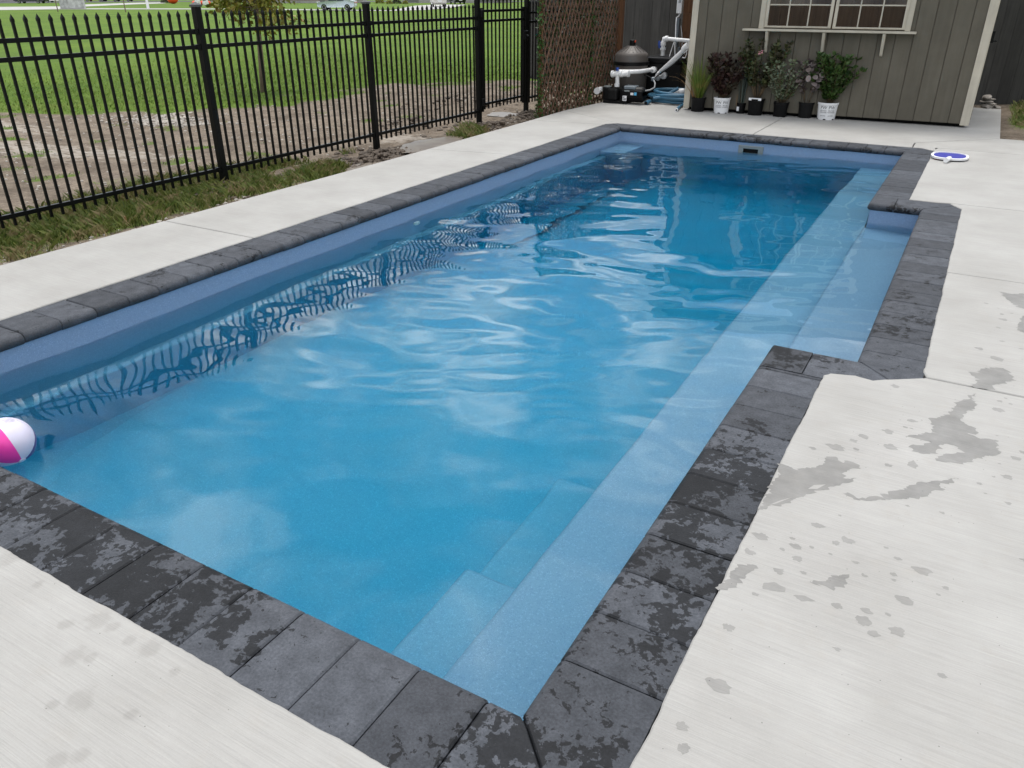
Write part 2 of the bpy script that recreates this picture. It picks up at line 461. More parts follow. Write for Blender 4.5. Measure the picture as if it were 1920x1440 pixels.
# ------------------------------------------------------------------ ground sheet
def gz(x, y):
    z = lerp(-0.115, -0.20, sstep(-6.3, -10.0, x))
    if x > 0.5: z = lerp(z, -0.05, sstep(0.5, 1.2, x) * sstep(9.0, 10.0, y) * sstep(30, 18, y))
    if -5.9 < x < -4.5: z += 0.03 * sstep(5.6, 3.4, y)
    if -40 < x < 6 and y < 60:
        b = 0.030 * mnoise.fractal(Vector((x * 1.7, y * 1.7, 3)), 0.9, 2.0, 4)
        z += b * (0.35 + 0.65 * sstep(4.5, 6.0, y)) * sstep(-16, -11, x)
    return z
BND = [(-4, -15.5), (2, -14.3), (6.5, -13.6), (7.7, -11.6), (9, -10.8), (11, -10.6), (13, -11.3), (15, -9.4), (16.5, -7.6), (18, -6.2)]
def grassy(x, y):
    """how much grass covers the ground at a place (about 0 bare, 1 lawn)"""
    n = mnoise.fractal(Vector((x * 0.9, y * 0.9, 0)), 0.8, 2.0, 4)
    n2 = mnoise.noise(Vector((x * 3.1, y * 3.1, 5)))
    if y < -8.5: return 0.1  # unseen ground behind the camera, made bare so the shed panes reflect brown
    if x > 0.8: return 0.5 + 0.9 * sstep(11.2, 12.6, y) * sstep(0.9, 1.3, x) - 0.5 + 0.15 * n
    xb = interp(BND, y)
    g = sstep(xb + 0.9, xb - 0.9, x + 1.1 * n)
    if x > -5.95:
        g = max(g, 0.95 * sstep(5.3, 4.3, y + 0.5 * n2) * (0.66 - 0.62 * sstep(-5.35, -4.9, x)) + 0.34 * n2)
        for cx, cy, r in ((-5.35, 7.95, 0.34), (-5.45, 8.3, 0.3), (-5.5, 5.35, 0.34), (-5.35, 4.95, 0.4), (-5.7, 8.6, 0.2)):
            g = max(g, 0.95 - ((x - cx) ** 2 + (y - cy) ** 2) / (r * r))
    elif x > -7.6:
        g = max(g, 0.62 * sstep(-7.4, -6.1, x) * sstep(6.4, 4.4, y) + 0.45 * n)
    if x < -5.9: g = max(g, 0.72 * sstep(0.30, 0.52, mnoise.noise(Vector((x * 1.7, y * 1.7, 7)))) * (0.6 + 0.8 * abs(n2)))
    g = max(g, 0.25 * sstep(0.25, 0.6, n))
    return g
def pale(x, y):
    g = 0.0
    for cx, cy, rx, ry in ((-9.9, 4.7, 2.2, 0.55), (-8.6, 5.0, 1.6, 0.3), (-10.6, 7.2, 0.9, 0.5), (-12.5, 5.6, 2.0, 0.5), (-6.0, 7.4, 0.5, 0.5)):
        g = max(g, 1 - ((x - cx) / rx) ** 2 - ((y - cy) / ry) ** 2)
    return max(0, g)
def axis_coords(segs):
    out = []
    for a, b, st in segs:
        n = max(1, round((b - a) / st)); out += [a + (b - a) * i / n for i in range(n)]
    return out + [segs[-1][1]]
gx = axis_coords([(-420, -80, 20), (-80, -24, 4), (-24, -15.4, 0.6), (-15.4, -8, 0.16), (-8, -4.7, 0.075), (-4.7, -3.7, 0.5), (-3.7, 0.6, 4.3), (0.6, 3.4, 0.2), (3.4, 40, 6), (40, 200, 40)])
gy = axis_coords([(-120, -20, 20), (-20, -0.15, 2), (-0.15, 9.2, 0.10), (9.2, 17, 0.12), (17, 30, 0.6), (30, 100, 5), (100, 420, 20)])
gv, gf, ga, gp = [], [], [], []
for y in gy:
    for x in gx:
        gv.append((x, y, gz(x, y)))
        near = (-17 < x < 5 and -5 < y < 20) or (y < -8.5 and x > -60)
        ga.append(grassy(x, y) if near else 1.0)
        gp.append(pale(x, y) if near else 0.0)
nx = len(gx)
for j in range(len(gy) - 1):
    for i in range(nx - 1):
        xm, ym = (gx[i] + gx[i + 1]) / 2, (gy[j] + gy[j + 1]) / 2
        if -3.7 < xm < 0.6 and -0.15 < ym < 9.2: continue
        a = j * nx + i
        gf.append((a, a + 1, a + nx + 1, a + nx))
gm = bpy.data.meshes.new('ground'); gm.from_pydata(gv, [], gf)
at1 = gm.attributes.new('grass', 'FLOAT', 'POINT'); at1.data.foreach_set('value', ga)
at2 = gm.attributes.new('pale', 'FLOAT', 'POINT'); at2.data.foreach_set('value', gp)
gm.polygons.foreach_set('use_smooth', [True] * len(gm.polygons))
t = NT('earth_and_lawn'); p = t.pos()
n1, n2, n3, n4 = t.noise(p, 3.0, 5, 0.6), t.noise(p, 28, 5, 0.7), t.noise(p, 130, 3, 0.7), t.noise(p, 0.22, 4, 0.55)
dirt = t.mix(t.rng(n1, 0.35, 0.65), (0.122, 0.095, 0.070), (0.235, 0.190, 0.145))
dirt = t.hsv(dirt, v=t.math('MULTIPLY', t.rng(n2, 0.25, 0.75, 0.45, 1.5), t.rng(n3, 0.3, 0.7, 0.65, 1.35)))
dirt = t.mix(t.rng(t.math('ADD', t.attr('pale'), t.rng(t.noise(t.vmap(p, (1, 2.2, 1)), 4.5, 6, 0.7), 0.3, 0.7, -0.85, 0.85)), 0.45, 1.0, 0, 0.7), dirt, (0.40, 0.36, 0.31))
gr = t.mix(t.rng(n1, 0.3, 0.7), (0.062, 0.118, 0.012), (0.098, 0.170, 0.016))
gr = t.mix(t.rng(n4, 0.42, 0.66, 0, 0.6), gr, (0.130, 0.205, 0.020))
gr = t.mix(t.rng(t.noise(p, 0.6, 3), 0.58, 0.72, 0, 0.45), gr, (0.125, 0.155, 0.030))
gr = t.hsv(gr, v=t.math('MULTIPLY', t.rng(n2, 0.25, 0.75, 0.72, 1.25), t.rng(n3, 0.3, 0.7, 0.7, 1.3)))
fac = t.rng(t.math('ADD', t.attr('grass'), t.rng(n2, 0.3, 0.7, -0.22, 0.22)), 0.38, 0.62)
t.set(base=t.mix(fac, dirt, gr), rough=0.9, spec=0.2, normal=t.bump(t.math('ADD', n2, t.math('MULTIPLY', n3, 0.5)), 0.7, 0.03))
gm.materials.append(t.m)
ground = link('ground', gm); tag(ground, kind='structure')

# ------------------------------------------------------------------ pool shell
pool = thing('swimming_pool', (-1.77, 4.5, -1.7), 'long rectangular fibreglass pool shell in speckled blue, steps in near corner', 'pool')
def rrect(x0, x1, y0, y1, r, n=6):
    pts = []
    for cx, cy, a0 in ((x1 - r, y1 - r, 0), (x0 + r, y1 - r, 90), (x0 + r, y0 + r, 180), (x1 - r, y0 + r, 270)):
        for k in range(n + 1):
            a = R(a0 + 90 * k / n); pts.append((cx + r * math.cos(a), cy + r * math.sin(a)))
    return pts
def floor_z(y): return -1.28 - 0.85 * sstep(2.2, 7.6, y)
m = MB(); rings = []
for off, dz, rr in ((0.0, None, 0.05), (0.012, -0.35, 0.055), (0.05, -0.95, 0.09), (0.09, 0.22, 0.12), (0.14, 0.11, 0.16), (0.22, 0.035, 0.2), (0.36, 0.0, 0.25)):
    ring = []
    for x, y in rrect(XL - 0.025 + off, 0.025 - off, -0.025 + off, YF + 0.025 - off, rr):
        z = -0.04 if dz is None else (dz if dz < 0 else floor_z(y) + dz)
        ring.append((x, y, z))
    rings.append(ring)
n = len(rings[0]); vs_, fs = [], []
for ring in rings: vs_ += ring
# the wall stops where the alcove opens; that side is closed by the bench ledge
for j in range(len(rings) - 1):
    for i in range(n):
        a, b = j * n + i, j * n + (i + 1) % n
        fs.append((a, a + n, b + n, b))
def in_alcove_gap(f):
    return False
m.add(vs_, fs)
wall_me_v, wall_me_f = m.v, m.f
# right wall is a single long quad per ring: replace the top two bands by two pieces leaving the alcove mouth open
right = [k for k, f in enumerate(fs) if all(abs(vs_[q][0] - 0.025) < 0.2 for q in f) and (max(vs_[q][1] for q in f) - min(vs_[q][1] for q in f)) > 6]
keep = [f for k, f in enumerate(fs) if not (k in right and min(vs_[q][2] for q in f) > -1.0)]
m2 = MB(); m2.v = list(m.v); m2.f = keep
for y0, y1 in ((-0.03 + 0.06, AY0 - 0.025), (AY1 + 0.025, YF - 0.03)):
    m2.add([(0.025, y0, -0.04), (0.025, y1, -0.04), (-0.03, y1, -0.98), (-0.03, y0, -0.98)], [(0, 1, 2, 3)])
wall = m2.build('wall', M['shell'], pool, smooth=40)
f = MB(); ny = 24
fx0, fx1 = XL - 0.025 + 0.36 - 0.3, 0.025 - 0.36 + 0.3
for j in range(ny + 1):
    y = lerp(0.1, YF - 0.1, j / ny); f.v += [(fx0, y, floor_z(y) + 0.001), (fx1, y, floor_z(y) + 0.001)]
for j in range(ny): f.f.append((2 * j, 2 * j + 1, 2 * j + 3, 2 * j + 2))
f.build('floor', M['shell'], pool, smooth=60)
MB().box(-0.43, 0.024, -0.02, YF + 0.02, -2.4, -0.43).build('bench', M['shell'], pool, smooth=50, bevel=0.025, seg=3)
MB().box(-0.74, -0.40, -0.02, 0.86, -2.4, -0.66).build('step', M['shell'], pool, smooth=50, bevel=0.025, seg=3)
MB().box(-0.77, -0.40, -0.02, 1.76, -2.4, -0.90).build('step', M['shell'], pool, smooth=50, bevel=0.025, seg=3)
MB().box(XL - 0.02, XL + 0.10, -0.02, YF + 0.02, -2.4, -0.62).build('safety_ledge', M['shell'], pool, smooth=50, bevel=0.03, seg=3)
MB().box(XL - 0.02, XL + 0.34, YF - 0.68, YF + 0.02, -2.4, -0.36).build('corner_seat', M['shell'], pool, smooth=50, bevel=0.025, seg=3)
# alcove: a shallow seat with three walls
al = MB()
al.box(0.0, AX + 0.04, AY0 - 0.04, AY1 + 0.04, -0.9, -0.335)
al.build('alcove_seat', M['shell'], pool, smooth=50, bevel=0.02, seg=3)
al = MB()
al.box(AX + 0.022, AX + 0.06, AY0 - 0.06, AY1 + 0.06, -0.6, -0.045)
al.box(0.024, AX + 0.05, AY1 + 0.022, AY1 + 0.058, -0.6, -0.045)
al.box(0.024, AX + 0.05, AY0 - 0.058, AY0 - 0.022, -0.6, -0.045)
al.build('alcove_wall', M['shell'], pool)
# skimmer mouth in the far wall
sk = MB(); yw = YF + 0.022
x0, x1, z0, z1 = -1.915, -1.60, -0.245, -0.098
sk.box(x0, x1, yw - 0.018, yw + 0.004, -0.135, z1); sk.box(x0, x1, yw - 0.018, yw + 0.004, z0, -0.20)
sk.box(x0, x0 + 0.062, yw - 0.018, yw + 0.004, -0.20, -0.135); sk.box(x1 - 0.062, x1, yw - 0.018, yw + 0.004, -0.20, -0.135)
skf = sk.build('skimmer_frame', M['skimmer'], pool, bevel=0.003)
MB().box(x0 + 0.055, x1 - 0.055, yw - 0.006, yw + 0.002, -0.205, -0.130).build('skimmer_opening', M['dark'], skf)
rp = Vector((XL - 0.012, 4.36, -0.33))
MB().lathe([(0.045, 0), (0.045, 0.012), (0.03, 0.02), (0.018, 0.02), (0.018, 0.012)], rp, 20, (1, 0, 0)).build('return_fitting', M['white_plastic'], pool, smooth=40)

# ------------------------------------------------------------------ water with ripples
wrng = random.Random(11)
WAV = []
for k in range(64):
    lam = 0.16 * (1.1 / 0.16) ** wrng.random()
    th = wrng.gauss(R(112), R(40)) + (math.pi if wrng.random() < 0.3 else 0)
    WAV.append((2 * math.pi / lam * math.cos(th), 2 * math.pi / lam * math.sin(th), wrng.uniform(0, 6.28), lam ** 1.35))
def wave_field(X, Y):
    wx = 0.07 * np.sin(1.9 * Y + 0.7 * X + 1.1) + 0.05 * np.sin(3.1 * X - 1.3 * Y)
    wy = 0.07 * np.sin(2.1 * X - 0.9 * Y + 0.4) + 0.05 * np.sin(2.7 * Y + 2.2)
    H = np.zeros_like(X)
    for kx, ky, ph, a in WAV: H += a * np.sin(kx * (X + wx) + ky * (Y + wy) + ph)
    gy_, gx_ = np.gradient(H, Y[1, 0] - Y[0, 0], X[0, 1] - X[0, 0])
    H *= 0.030 / math.sqrt(float((gx_ ** 2 + gy_ ** 2).mean()))      # mean slope of the ripples
    L_ = np.zeros_like(X); lw = random.Random(29)                          # a slow swell under the ripples
    for k in range(14):
        lam = lw.uniform(0.9, 2.3); th = lw.uniform(0, 6.28)
        L_ += lam * np.sin(2 * math.pi / lam * (X * math.cos(th) + Y * math.sin(th)) + lw.uniform(0, 6.28))
    gy_, gx_ = np.gradient(L_, Y[1, 0] - Y[0, 0], X[0, 1] - X[0, 0])
    H += L_ * 0.020 / math.sqrt(float((gx_ ** 2 + gy_ ** 2).mean()))
    act = 0.62 + 0.38 / (1 + np.exp(-(Y - 2.6) * 1.6))
    act = act * (0.85 + 0.30 * np.sin(1.3 * X + 0.9 * Y + 0.5) + 0.2 * np.sin(2.3 * X - 1.1 * Y + 2.0))
    return H * act
wx0, wx1, wy0, wy1 = XL - 0.04, AX + 0.04, -0.04, YF + 0.04
wx = np.linspace(wx0, wx1, 165); wy = np.linspace(wy0, wy1, 370)
X, Y = np.meshgrid(wx, wy)
Z = wave_field(X, Y) + WATER_Z
wv = np.stack([X.ravel(), Y.ravel(), Z.ravel()], 1)
idx = np.arange(wv.shape[0]).reshape(X.shape)
wf = np.stack([idx[:-1, :-1].ravel(), idx[:-1, 1:].ravel(), idx[1:, 1:].ravel(), idx[1:, :-1].ravel()], 1).tolist()
bord = list(idx[0, :]) + list(idx[1:, -1]) + list(idx[-1, -2::-1]) + list(idx[-2:0:-1, 0])
nb = len(bord); base = wv.shape[0]
low = [(wv[b][0], wv[b][1], -2.7) for b in bord]
wf += [(int(bord[(i + 1) % nb]), int(bord[i]), base + i, base + (i + 1) % nb) for i in range(nb)]
wf.append(tuple(base + i for i in reversed(range(nb))))
wm = bpy.data.meshes.new('water'); wm.from_pydata([tuple(q) for q in wv] + low, [], wf)
wm.polygons.foreach_set('use_smooth', [i < 164 * 369 for i in range(len(wm.polygons))])
wm.set_sharp_from_angle(angle=R(50))
wm.materials.append(M['water'])
tag(link('water', wm), kind='structure')

# ------------------------------------------------------------------ coping: one bullnosed paver after another
coping = thing('pool_coping', (0, 0, 0), 'dark charcoal bullnose pavers edging the whole pool, splashed with water', 'coping')
prof = [(CW, -CT), (CW, 0.0)]
rn = 0.034
prof += [(rn - rn * math.sin(R(a)), -rn + rn * math.cos(R(a)) * 1.0) for a in (0, 22, 45, 68, 90)]
prof += [(rn - rn * math.cos(R(a)), -(CT - rn * 0.94) - rn * 0.94 * math.sin(R(a))) for a in (25, 55, 90)]
def stone_mesh(L, s0=lambda u: 0, s1=None):
    s1 = s1 or (lambda u: L)
    m = MB(); n = len(prof)
    for k, (e, ins) in enumerate(((0, 1), (0, 0), (1, 0), (1, 1))):
        for u, z in prof:
            a, b = s0(u) + 0.0016, s1(u) - 0.0016
            s = a if k == 0 else a + 0.006 if k == 1 else b - 0.006 if k == 2 else b
            zz = z; uu = u
            if ins:
                zz = z - 0.005 if z > -0.02 else z
                uu = u + 0.004 if u < 0.02 else u
            m.v.append((s, uu, zz))
    for k in range(3):
        for i in range(n):
            a, b = k * n + i, k * n + (i + 1) % n
            m.f.append((a, b, b + n, a + n))
    m.f.append(tuple(reversed(range(n)))); m.f.append(tuple(3 * n + i for i in range(n)))
    return m.mesh('stone', M['coping'], smooth=35)
MOD = 0.215
std = stone_mesh(MOD)
srng = random.Random(3)
def put_stone(me, p0, d, s):
    ang = math.atan2(d[1], d[0])
    o = link('stone', me, coping, (p0[0] + d[0] * s, p0[1] + d[1] * s, srng.uniform(-0.0025, 0.0012)), (0, srng.uniform(-0.004, 0.004), ang + srng.uniform(-0.003, 0.003)))
    return o
def run(p0, p1, first, c0, c1):
    """pavers along one edge; c0, c1: +1 mitre of an inside corner, 0 straight cut"""
    d = Vector((p1[0] - p0[0], p1[1] - p0[1])); L = d.length; d.normalize()
    js = []; s = first
    while s < L - 0.07: js.append(s); s += MOD
    edges = [0] + js + [L]
    for i in range(len(edges) - 1):
        a, b = edges[i], edges[i + 1]
        k0 = c0 if i == 0 else 0; k1 = c1 if i == len(edges) - 2 else 0
        if not k0 and not k1 and abs(b - a - MOD) < 1e-4: put_stone(std, p0, d, a)
        else: put_stone(stone_mesh(b - a, lambda u, k=k0: -k * u, lambda u, k=k1, L=b - a: L + k * u), p0, d, a)
run((XL, 0), (XL, YF), 0.15, 1, 1)
run((XL, YF), (0, YF), 0.12, 1, 1)
run((0, YF), (0, AY1 + CW), 0.12, 1, 0)
run((0.21, AY1), (AX, AY1), 0.5, 0, 1)
run((AX, AY1), (AX, AY0), 0.13, 1, 1)
run((AX, AY0), (0.21, AY0), 0.5, 1, 0)
run((0, AY0 - CW), (0, 0), (AY0 - CW) % MOD + 0.001, 0, 1)
run((0, 0), (XL, 0), 0.095, 1, 1)
def corner_stone(x0, x1, y0, y1, noses):
    bm = bmesh.new()
    bmesh.ops.create_cube(bm, size=1)
    for v in bm.verts:
        v.co = Vector((x0 + 0.001 if v.co.x < 0 else x1 - 0.0012, y0 + 0.001 if v.co.y < 0 else y1 - 0.001, -CT if v.co.z < 0 else 0))
    ed = []
    for e in bm.edges:
        a, b = e.verts[0].co, e.verts[1].co
        for axis, val in noses:
            if abs(a[axis] - val) < 0.002 and abs(b[axis] - val) < 0.002 and abs(a.z - b.z) < 1e-5: ed.append(e)
    bmesh.ops.bevel(bm, geom=list(set(ed)), offset=0.031, segments=4, affect='EDGES', profile=0.5)
    me = bpy.data.meshes.new('stone'); bm.to_mesh(me); bm.free()
    me.materials.append(M['coping'])
    me.polygons.foreach_set('use_smooth', [True] * len(me.polygons)); me.set_sharp_from_angle(angle=R(40))
    link('stone', me, coping)
corner_stone(0, 0.21, AY1, AY1 + CW, [(0, 0), (1, AY1)])
corner_stone(0, 0.21, AY0 - CW, AY0, [(0, 0), (1, AY0)])

# ------------------------------------------------------------------ concrete deck in slabs
deck = thing('pool_deck', (0, 0, 0), kind='structure')
def ragged(a, b, amp=0.006, step=0.02):
    a, b = Vector(a), Vector(b); d = b - a; n = max(1, int(d.length / step)); nr = Vector((-d.y, d.x)).normalized()
    out = []
    for i in range(n):
        t_ = i / n; p_ = a.lerp(b, t_)
        w_ = mnoise.fractal(Vector((p_.x * 4, p_.y * 4, 2)), 0.7, 2, 3) * amp * 0.9 + mnoise.noise(Vector((p_.x * 45, p_.y * 45, 1))) * amp * 0.35
        if i == 0: w_ = 0
        out.append(tuple(p_ + nr * w_))
    return out
def slab(pts, rag=()):
    """pts counter-clockwise; sides listed in rag follow the pavers raggedly"""
    c = Vector((sum(p[0] for p in pts) / len(pts), sum(p[1] for p in pts) / len(pts)))
    out = []
    for i, p_ in enumerate(pts):
        q_ = pts[(i + 1) % len(pts)]
        out += ragged(p_, q_) if i in rag else [p_]
    bm = bmesh.new()
    top = bm.faces.new([bm.verts.new((x, y, DECK_Z)) for x, y in out])
    r = bmesh.ops.extrude_face_region(bm, geom=[top])
    for v in r['geom']:
        if isinstance(v, bmesh.types.BMVert): v.co.z -= 0.12
    bmesh.ops.recalc_face_normals(bm, faces=bm.faces)
    ed = [e for e in bm.edges if abs(e.verts[0].co.z - DECK_Z) < 1e-5 and abs(e.verts[1].co.z - DECK_Z) < 1e-5]
    bmesh.ops.bevel(bm, geom=ed, offset=0.005, segments=1, affect='EDGES', clamp_overlap=True)
    bmesh.ops.triangulate(bm, faces=[f_ for f_ in bm.faces if len(f_.verts) > 4])
    me = bpy.data.meshes.new('slab'); bm.to_mesh(me); bm.free(); me.materials.append(M['concrete'])
    return link('slab', me, deck)
G_ = 0.0055                      # half a joint
XO, XR = XL - CW + 0.014, 3.4   # outer line of the left pavers; right end of the deck
NO, FO, RO, AO = -CW + 0.012, YF + CW - 0.03, CW - 0.002, AX + CW - 0.004
slab([(-4.79, -9), (XO, -9), (XO, 2.71 - G_), (-4.82, 2.70 - G_)], (1,))
slab([(-4.82, 2.70 + G_), (XO, 2.71 + G_), (XO, 6.55 - G_), (-4.84, 6.37 - G_)], (1,))
slab([(-4.84, 6.37 + G_), (XO, 6.55 + G_), (XO, 9.12 - G_), (-4.90, 9.00 - G_)], (1,))
slab([(-4.90, 9.00 + G_), (XO, 9.12 + G_), (XO, FO - 0.13), (XO + 0.12, FO), (XO + 0.12, FO + 0.006), (-4.94, 10.14 - G_)], (1, 2, 3))
slab([(XO + 0.13, FO), (-1.815 - G_, FO), (-1.815 - G_, 13.5), (-4.86, 13.5), (-4.86, 11.2), (-4.94, 10.14 + G_ * 2)], (0,))
slab([(-1.815 + G_, FO), (0.06, FO), (0.06, 9.70), (0.962, 10.56), (0.945, 13.72), (-1.815 + G_, 13.72)], (0, 1))
slab([(0.062 + G_ * 2, 9.68), (0.062 + G_ * 2, FO), (0.17, FO), (RO, FO - 0.12), (RO, 9.43 - 0.17), (RO + 0.05, 9.43 + G_), (XR, 9.43 + G_), (XR, 10.46), (0.97, 10.54)], (1, 2, 3))
slab([(RO, AY1 + CW - 0.01), (0.53, AY1 + CW - 0.01), (0.60, 6.51 + G_), (XR, 6.51 + G_), (XR, 9.43 - G_), (RO + 0.002, 9.43 - G_)], (0, 5))
slab([(0.63, 6.50 - G_), (AO + 0.002, AY1 + 0.14), (AO, 4.42 + G_), (XR, 4.42 + G_), (XR, 6.51 - G_), (0.64, 6.51 - G_)], (0, 1))
slab([(AO, 4.42 - G_), (AO, 2.70), (0.74, 2.635 + G_), (XR, 2.635 + G_), (XR, 4.42 - G_)], (0,))
slab([(RO, -9), (XR, -9), (XR, 2.635 - G_), (0.735, 2.635 - G_), (0.60, 2.535), (0.52, 2.475), (0.44, 2.49), (0.33, 2.455), (RO + 0.004, 2.42)], (4, 5, 6, 7, 8))
slab([(XO - 0.0 + G_, -9), (RO - 2 * G_, -9), (RO - 2 * G_, NO - 0.01), (XO + G_, NO)], (2,))
# water lying on the slabs: thin films with fringed outlines
def film(pts, rough_, holes=()):
    """fringed outline through the points; fringes run along the broom lines"""
    out = []
    n = len(pts)
    for i in range(n):
        a, b = Vector(pts[i]), Vector(pts[(i + 1) % n]); L = (b - a).length
        k = max(1, int(L / 0.008))
        for j in range(k):
            p_ = a.lerp(b, j / k)
            w_ = (0.8 * mnoise.fractal(Vector((p_.x * 25, p_.y * 47, 4)), 0.6, 2, 4) + 0.9 * mnoise.noise(Vector((p_.x * 7, p_.y * 11, 2)))) * rough_
            w2 = mnoise.fractal(Vector((p_.x * 25, p_.y * 60, 9)), 0.6, 2, 4) * rough_ * 0.35
            out.append((p_.x + w_, p_.y + w2))
    return out
def film_mesh(name, outlines, mat, z, holes=None):
    bm = bmesh.new()
    for k, o_ in enumerate(outlines):
        es = []
        for loop in [o_] + ((holes or {}).get(k, [])):
            vs2 = [bm.verts.new((x, y, z)) for x, y in loop]
            es += [bm.edges.new((vs2[i], vs2[(i + 1) % len(vs2)])) for i in range(len(vs2))]
        try: bmesh.ops.triangle_fill(bm, edges=es, use_beauty=True, use_dissolve=False)
        except Exception: pass
    for f_ in bm.faces:
        f_.normal_update()
        if f_.normal.z < 0: f_.normal_flip()
    me = bpy.data.meshes.new(name); bm.to_mesh(me); bm.free(); me.materials.append(mat)
    return link(name, me, deck)
def zp(pts, ox, oy, k): return [tuple(gnd(ox + x / k, oy + y / k, DECK_Z).xy) for x, y in pts]
KA = (1300, 560, 3.097)
A = zp([(500, 985), (510, 960), (560, 975), (600, 995), (700, 975), (745, 950), (760, 920), (820, 915), (850, 945), (900, 940), (975, 970), (890, 1000), (860, 1040), (950, 1045), (840, 1080), (760, 1110), (640, 1160), (520, 1190), (430, 1225), (390, 1228), (420, 1150), (450, 1085), (475, 1030)], *KA)
hA = [zp([(665, 1105), (700, 1082), (770, 1078), (720, 1105)], *KA), zp([(440, 1198), (500, 1173), (575, 1152), (480, 1190)], *KA)]
B = zp([(1380, 700), (1440, 690), (1500, 640), (1580, 580), (1640, 548), (1610, 650), (1570, 715), (1650, 755), (1645, 780), (1590, 785), (1660, 810), (1740, 815), (1780, 870), (1770, 910), (1660, 935), (1560, 960), (1470, 950), (1400, 940), (1445, 910), (1560, 890), (1540, 865), (1480, 840), (1420, 850), (1390, 905), (1330, 900), (1245, 880), (1250, 855), (1330, 845), (1380, 830), (1230, 803), (1300, 790), (1400, 775), (1385, 740)], *KA)
C1 = zp([(1605, 430), (1650, 430), (1720, 400), (1800, 405), (1850, 430), (1870, 465), (1800, 500), (1735, 505), (1745, 530), (1640, 518), (1615, 505), (1640, 480)], *KA)
D = zp([(870, 1130), (895, 1122), (960, 1160), (1080, 1140), (1180, 1110), (1280, 1075), (1400, 1055), (1545, 1040), (1500, 1065), (1410, 1095), (1480, 1120), (1380, 1110), (1330, 1140), (1180, 1165), (1000, 1178), (930, 1165)], *KA)
E1 = zp([(990, 950), (1000, 930), (1070, 930), (1100, 915), (1105, 960), (1060, 980), (1000, 975)], *KA)
F1 = zp([(1265, 950), (1290, 940), (1315, 970), (1300, 990), (1250, 970)], *KA)
G1 = zp([(1590, 990), (1700, 965), (1830, 950), (1830, 958), (1700, 985), (1640, 1003)], *KA)
KB = (1500, 350, 3.6)
H1 = zp([(1345, 705), (1430, 725), (1530, 722), (1640, 700), (1640, 860), (1520, 832), (1440, 795)], *KB)
I1 = zp([(1478, 885), (1560, 870), (1640, 880), (1640, 1010), (1540, 1000), (1470, 960)], *KB)
KC = (1100, 900, 2.4)
J1 = zp([(600, 500), (632, 415), (700, 385), (770, 385), (760, 405), (700, 440), (660, 490)], *KC)
K1 = zp([(1015, 470), (1090, 450), (1080, 430), (1185, 430), (1185, 455), (1195, 480), (1120, 500), (1095, 480)], *KC)
L1 = zp([(795, 465), (840, 460), (890, 485), (890, 505), (840, 500), (795, 490)], *KC)
N1 = zp([(920, 515), (980, 520), (1030, 545), (960, 545)], *KC)
for nm, poly, hs in (('a', A, hA), ('b', B, None), ('c', C1, None), ('d', D, None), ('h', H1, None), ('i', I1, None), ('j', J1, None), ('k', K1, None)):
    film_mesh('water_stain', [film(poly, 0.024)], M['wet_concrete'], DECK_Z + 0.0004, {0: hs} if hs else None)
drng = random.Random(5)
def drop(c, r, stretch=1.35):
    ph = drng.uniform(0, 9); pts = []
    for k in range(22):
        a = 2 * math.pi * k / 22
        rr = r * (1 + 0.55 * mnoise.noise(Vector((math.cos(a) * 1.3 + ph, math.sin(a) * 1.3, ph))) + 0.35 * mnoise.noise(Vector((math.cos(a) * 3.3 + ph, math.sin(a) * 3.3, ph))))
        pts.append((c[0] + rr * math.cos(a) * stretch, c[1] + rr * math.sin(a)))
    return pts
drops = [film(q, 0.010) for q in (E1, F1, G1, L1, N1)]
for x, y, r in [(1040, 213, 16), (1170, 278, 20), (1120, 290, 13), (785, 260, 20), (730, 330, 17), (940, 305, 15), (950, 365, 15), (865, 418, 15), (1240, 405, 20), (1510, 418, 22), (1425, 547, 22), (1125, 575, 14), (1085, 595, 17), (1255, 597, 14), (1240, 640, 20), (1290, 700, 14), (1400, 693, 20), (1470, 698, 19), (1440, 718, 12), (593, 930, 26), (635, 670, 16), (430, 1115, 15), (435, 1215, 16), (770, 440, 26), (740, 520, 24), (1380, 433, 10), (1615, 495, 9), (1095, 390, 32), (850, 283, 12), (905, 283, 10), (925, 270, 8), (1010, 310, 8), (880, 320, 8), (975, 425, 8), (645, 510, 18), (1380, 458, 7), (1345, 312, 7)]:
    drops.append(drop(gnd(KC[0] + x / 2.4, KC[1] + y / 2.4).xy, r / 2.4 / 400 * 0.8))
for x, y, r in [(830, 870, 28), (1130, 780, 24), (1120, 748, 20), (1070, 795, 34), (990, 810, 20), (930, 833, 15), (1025, 830, 15), (1145, 868, 26), (1190, 905, 24), (1150, 845, 18), (1270, 718, 16), (1335, 713, 18), (1330, 770, 30), (945, 883, 12), (1765, 357, 30), (1790, 97, 14), (1800, 128, 20), (1770, 175, 12), (1660, 297, 18), (1170, 516, 22), (1770, 657, 24), (1660, 668, 14), (1780, 605, 12), (1500, 586, 10), (1840, 620, 10), (725, 1330, 22), (775, 1320, 10), (400, 1388, 26), (1005, 1068, 14), (1825, 1047, 18), (1660, 1085, 10), (1130, 975, 14), (1215, 940, 10), (1870, 935, 18), (1910, 900, 14), (1780, 675, 14), (850, 915, 12), (900, 825, 14), (1230, 755, 10)]:
    drops.append(drop(gnd(KA[0] + x / KA[2], KA[1] + y / KA[2]).xy, r / KA[2] / 300 * 0.72))
for k in range(80):
    x, y = drng.choice([(drng.gauss(1.0, 0.22), drng.gauss(2.0, 0.5)), (drng.gauss(0.62, 0.2), drng.gauss(1.15, 0.35)), (drng.gauss(1.15, 0.25), drng.gauss(3.6, 0.8))])
    if x > 0.36 and not (x < 0.78 and 2.3 < y < 6.6): drops.append(drop((x, y), drng.uniform(0.003, 0.009), 1.6))
BIG = [A, B, C1, D, H1, I1, J1, K1]
